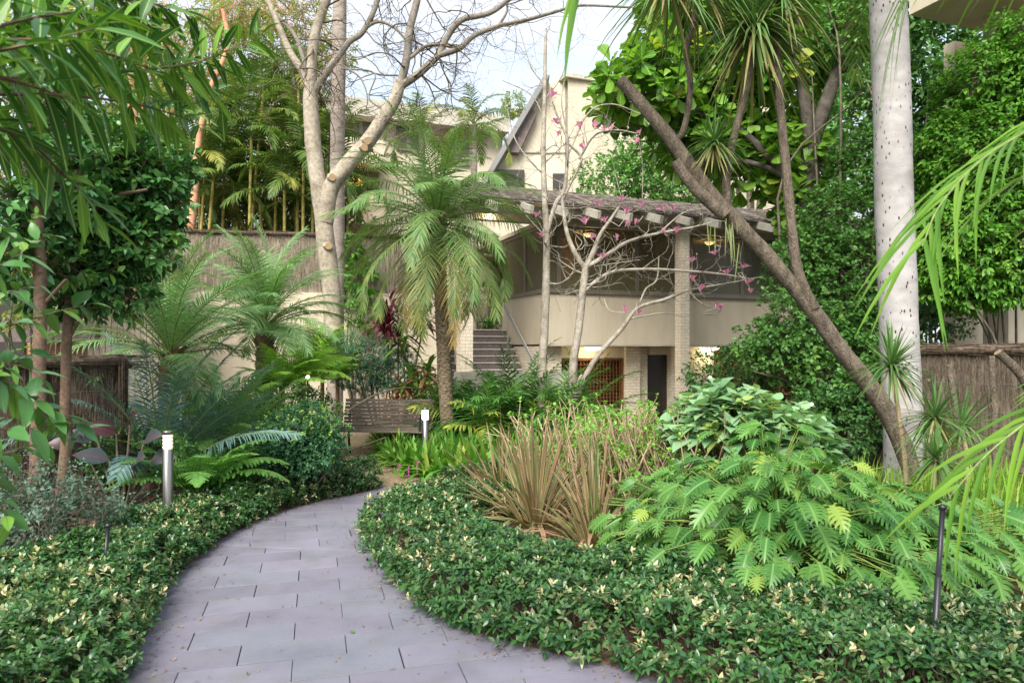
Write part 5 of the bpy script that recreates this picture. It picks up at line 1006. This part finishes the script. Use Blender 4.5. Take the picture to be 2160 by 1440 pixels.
# loropetalum, bottom left
lt2 = thing('loropetalum', 'small leaved grey green shrub with reddish twigs in the left bed', 'shrub', base(50, 5.0)); b, s_ = MB(), MB(); tips = []
for k in range(48):
    a = np.array([P(40, 0, 5.0)[0] + R.normal() * .3, 5.0 + R.normal() * .3, .05]); grow(s_, a, nz(R.normal(size=3) * [.45, .4, .3] + [-.05, 0, 1.]), R.uniform(.25, .45), .006, 2, .35, .0, 4, tips, 3, spread=.7)
tp = np.array([q for q, d in tips]); td = np.array([d for q, d in tips]); 
for j in range(3): clusters(b, OV, tp - td * .1 * j + R.normal(size=tp.shape) * .02, td + rdir(len(tp)) * .4, 7, .032, .02, .12, 1.1, jit=.4, tint=R.uniform(0, 1, len(tp)))
s_.build('stem', M['twig'], lt2); b.build('foliage', M['lor'], lt2)
for k, (px, py, lab) in enumerate(((30, 1230, 'red leaf bromeliad tip half hidden at the lower left edge'),)):
    strap_clump('bromeliad', lab, 'bromeliad', P(-10, 0, 3.9)[0], 3.9, 26, .4, .06, M['cordpink'], (30, 75), (.2, .6), .05, z=.05)
# gum trees behind, orange bark
def gum(label, pxb, d, limbs, blobs, n):
    t = thing('gum_tree', label, 'tree', base(pxb, d), 'gum trees with orange bark'); b = MB()
    for pts, r0, r1 in limbs: limb(b, pts, r0, r1, 10, d, 6, bump=.06)
    b.build('trunk', M['gumbark'], t); b = MB(); foliage(b, LAN, blobs, n, 7, .16, .035, tw=.2, gap=.2, inner=.2, upb=-.1, droop=.4, spread=1., twig=.008, jit=.6); b.build('crown', [M['gum'], M['gumbark']], t)
gum('gum tree with bright orange bark rising behind the oleander', 330, 19, [([(335, 760), (320, 600), (300, 420), (290, 300), (275, 180), (290, 60), (310, -60)], 13, 7), ([(300, 420), (310, 300), (306, 190), (300, 60), (330, -50)], 9, 5), ([(300, 300), (400, 200), (450, 130), (470, -10)], 6, 3)],
    [bl(250, 60, 19, 1.6, 1.2, 1.1), bl(420, 60, 19, 1.8, 1.2, 1.2), bl(540, 70, 19.5, 1.3, 1.2, 1.1), bl(470, 170, 19, 1.2, 1., .7), bl(340, 190, 19, 1.1, 1, .8), bl(600, 150, 20, 1., 1, .8)], 1500)
gum('gum tree with leaning pale orange trunk behind the brush fence corner', 420, 16, [([(330, 640), (290, 560), (260, 500), (200, 380)], 17, 13), ([(400, 500), (412, 400), (415, 330), (440, 200), (480, 100), (470, 20)], 9, 4)],
    [bl(620, 40, 18, 1., 1, .9), bl(680, 110, 18, .8, .8, .9), bl(640, 210, 18, .7, .7, .6), bl(510, 20, 18, 1.1, 1, .8), bl(330, 330, 17, .8, .8, .8)], 800)
shrub('background_tree', 'pale foliage of a distant tree behind the gum trees', 'tree', base(300, 24), [bl(150, 150, 24, 3, 2, 2.5), bl(350, 250, 24, 3, 2, 2.), bl(420, 420, 22, 2, 1.5, 2.)], 2200, 6, .22, .1, 'gum', gap=.1, tr=.1)
shrub('background_tree', 'small round tree top between the apartment palms and the gable', 'tree', base(1085, 30), [bl(1085, 222, 30, .5, .5, .5)], 140, 6, .14, .06, 'gum', tr=.05)
shrub('background_shrub', 'dark undergrowth at the feet of the cane palms on the terrace', 'shrub', base(560, 18.9, zb - .1), [bl(430, 440, 19, 1.3, .6, 1.), bl(560, 440, 19, 1.3, .6, 1.), bl(680, 440, 19, 1.2, .6, 1.), bl(520, 400, 19.5, 1.4, .6, .6)], 1700, 6, .2, .05, 'areca', T=LAN, gap=-.2)
# mid left plants
shrub('round_shrub', 'rounded dark green shrub with yellow green tips beside the path', 'shrub', base(632, 7.6), [bl(630, 915, 7.6, .42, .38, .30), bl(595, 950, 7.5, .34, .32, .24), bl(670, 950, 7.5, .3, .28, .24)], 2900, 6, .036, .02, 'box', gap=-.6, upb=.7, tintf=lambda p: (R.uniform(0, 1, len(p)) < .04 + .22 * (p[:, 2] > .72)) * .9)
shrub('feathery_shrub', 'fine blue green feathery shrub left of the red cordyline', 'shrub', base(800, 12.2), [bl(790, 745, 12.2, .55, .4, .3), bl(770, 790, 12.1, .55, .4, .3), bl(835, 785, 12.2, .5, .4, .38), bl(740, 730, 12.2, .3, .3, .22)], 2600, 8, .045, .012, 'blue', gap=-.2, T=LAN)
shrub('evergreen_shrub', 'dark low shrubs behind the round shrub and the ferns', 'shrub', base(560, 9.0), [bl(560, 880, 9., .8, .4, .4), bl(640, 860, 10.2, .4, .4, .3), bl(460, 900, 8.2, .6, .4, .35), bl(900, 830, 12.2, .4, .3, .3)], 1300, 6, .07, .03, 'dark', gap=-.3)
shrub('evergreen_shrub', 'leafy dark shrub low between the blue palm and the steel bollard', 'shrub', base(250, 7.), [bl(280, 960, 7., .5, .3, .25), bl(440, 985, 7.2, .4, .3, .16)], 600, 6, .06, .026, 'dark', gap=-.3)
shrub('wall_creeper', 'creeper with bright leaves climbing the brush fence right of the bare tree', 'climber', base(750, 15.4), [bl(745, 600, 15.4, .45, .15, .55), bl(770, 660, 15.4, .4, .15, .4), bl(735, 520, 15.4, .2, .12, .3)], 300, 5, .12, .07, 'climb', gap=.1)
shrub('rockery_shrub', 'green rockery plants at the top of the outdoor steps', 'shrub', base(1030, 22.3, 2.1), [bl(1020, 660, 22.3, .7, .4, .45), bl(1045, 600, 22.8, .6, .4, .7), bl(1030, 540, 23, .7, .4, .7)], 900, 6, .1, .05, 'boug', gap=-.2)
# ferns
def fern(label, px, py, d, nf, L, el=(70, 0), bend=(50, 80), pin=.2, zb_=0.1, n=26, grp='green ferns', mt='fern'):
    q = P(px, py, d); t = thing('fern', label, 'fern', (q[0], d, 0), grp); b = MB(); tube(b, np.array([(q[0], d, 0), (q[0], d, q[2])]), .035, 8, .15); b.build('trunk', M['fibre'], t); b = MB()
    for k in range(nf):
        az = k * 2.4 + R.normal() * .2; c = arch(q, az, el[0] + (el[1] - el[0]) * (k + .5) / nf, L * R.uniform(.8, 1.1), R.uniform(*bend))
        frond_mesh(b, c, 0, pin, pin * .34, n, (80, 55), .12, R.normal() * .1, R.uniform(0, .5), .006, .02, COMB, .1, prof=lambda x: np.minimum(1, .5 + 2.5 * x) * (1 - x ** 1.5) + .08)
    b.build('fronds', [M[mt], M['rachis']], t)
fern('broad light green fern behind the steel bollard', 420, 1040, 6.9, 17, .98, (66, 34), (55, 85), .27, n=30)
fern('smaller light green fern between the steel bollard and the round shrub', 490, 1020, 7.4, 13, .7, (66, 30), (50, 80), .2)
fern('yellow green fern at the base of the low date palm', 640, 800, 9.6, 18, .8, (75, 15), (40, 75), .24, mt='ferny')
fern('yellow green fern left of the feathery shrub', 712, 800, 12.0, 18, .9, (75, 10), (40, 80), .26, mt='ferny')
fern('upper yellow green fern in front of the cream wall', 680, 750, 12.4, 18, .95, (75, 10), (40, 80), .26, mt='ferny')
fern('fern at the far end of the left bed behind the dark shrubs', 595, 815, 9.2, 16, .75, (75, 15), (40, 75), .22, mt='ferny')
strap_clump('bromeliad', 'pale striped bromeliad rosette below the small garden light', 'bromeliad', P(668, 0, 9.1)[0], 9.1, 40, .5, .05, M['cordg'], (20, 80), (.1, .5), .05, z=.35)
# cordylines
def cordyline(label, px, py, d, n, L, mat, heads, W=.055):
    t = thing('cordyline', label, 'cordyline', base(px, d), 'cordylines by the steps'); s_ = MB()
    for hx, hy in heads:
        tp = P(hx, hy, d + R.normal() * .1); tube(s_, cat([base(px, d), (np.array(base(px, d)) + tp) / 2 + R.normal(size=3) * .04, tp], 6), .014, 7, .1)
        b = MB(); o = rdir(n); o[:, 2] = np.abs(o[:, 2]) * 1.1 - .15; place(b, LAN, tp + R.normal(size=(n, 3)) * [.02, .02, .1], o, np.c_[-o[:, :2] * .4, np.full(n, .8)], L * R.uniform(.6, 1.1, n), W, .15, .35, tint=R.uniform(0, 1, n)); b.build('leaf_head', M[mat], t)
    s_.build('stem', M['cambark'], t)
cordyline('dark red leaved cordyline above the feathery shrub', 838, 660, 12.1, 50, .5, 'cord', [(822, 660), (840, 690), (815, 690), (895, 680)])
cordyline('glossy green cordyline just right of the dark red one', 855, 760, 12.0, 30, .6, 'cordg', [(850, 730), (905, 790), (870, 800)], .08)
cordyline('pink and green cordyline behind the bench end', 862, 830, 11.9, 34, .5, 'cordpink', [(850, 835), (895, 800), (835, 860), (880, 850)])
# purple canna
t = thing('canna', 'purple black broad leaved canna beside the left brush fence', 'canna', base(255, 6.5)); s_ = MB(); tp0 = []
for px, py, sx in ((300, 900, .2), (270, 920, -.3), (230, 930, -.8), (330, 935, .5), (255, 975, -.5), (310, 985, .3), (200, 945, -.9), (345, 975, .8)):
    q = P(px - 25, py - 5, 6.5 + R.normal() * .1); A = np.array(base(255, 6.5)); tube(s_, cat([A, (A + q) / 2, q], 4), .01, 6); b = MB(); place(b, OV5, [q], [(sx, -.5, .35)], [(R.normal() * .3, -.9, .7)], .3, .17, .25, .1, tint=R.uniform(0, 1)); b.build('leaf', M['canna'], t)
s_.build('stem', M['twig'], t)
# overhanging near palm
npm = thing('overhanging_palm', 'palm with yellow green fronds hanging in from the right edge close to the camera', 'palm tree', (3.3, 1.2, 0)); b = MB(); limb_pts = [(3.3, 1.2, 0), (3.35, 1.2, 1.5), (3.2, 1.3, 3.3)]; tube(b, cat(limb_pts, 8), .09, 12, .05); b.build('trunk', M['greypalm'], npm)
cr_ = np.array([3.2, 1.3, 3.3])
for pts, lf, lw, tw_, n_, dr_, phi, ti in (([(2500, 60, 2.4), (2230, 240, 2.35), (2080, 330, 2.3), (1985, 430, 2.25), (1945, 520, 2.2)], .42, .017, .0, 26, .3, (55, 20), .3),
                           ([(2500, 640, 2.3), (2330, 780, 2.2), (2180, 880, 2.2), (2080, 960, 2.2), (2010, 1040, 2.2)], .36, .018, .2, 26, .3, (50, 25), .4),
                           ([(2300, -200, 2.3), (2080, -160, 2.5), (1960, -100, 2.6), (1900, 20, 2.65)], .42, .016, .1, 22, .55, (50, 25), .2),
                           ([(1900, -420, 2.), (1500, -330, 2.0), (1300, -180, 2.0), (1235, -60, 2.0)], .32, .06, .3, 10, .5, (50, 18), .0),
                           ([(2500, 330, 2.6), (2330, 330, 2.6), (2200, 350, 2.6), (2090, 420, 2.6)], .48, .022, -.2, 14, .35, (50, 20), .05)):
    b = MB(); c = cat([cr_] + [P(*q) for q in pts], 6); frond_mesh(b, c, 0, lf, lw, n_, phi, dr_, tw_, ti, .009, .05, STRAP, .45, tipsz=.75); b.build('frond', [M['near'], M['rachis']], npm)
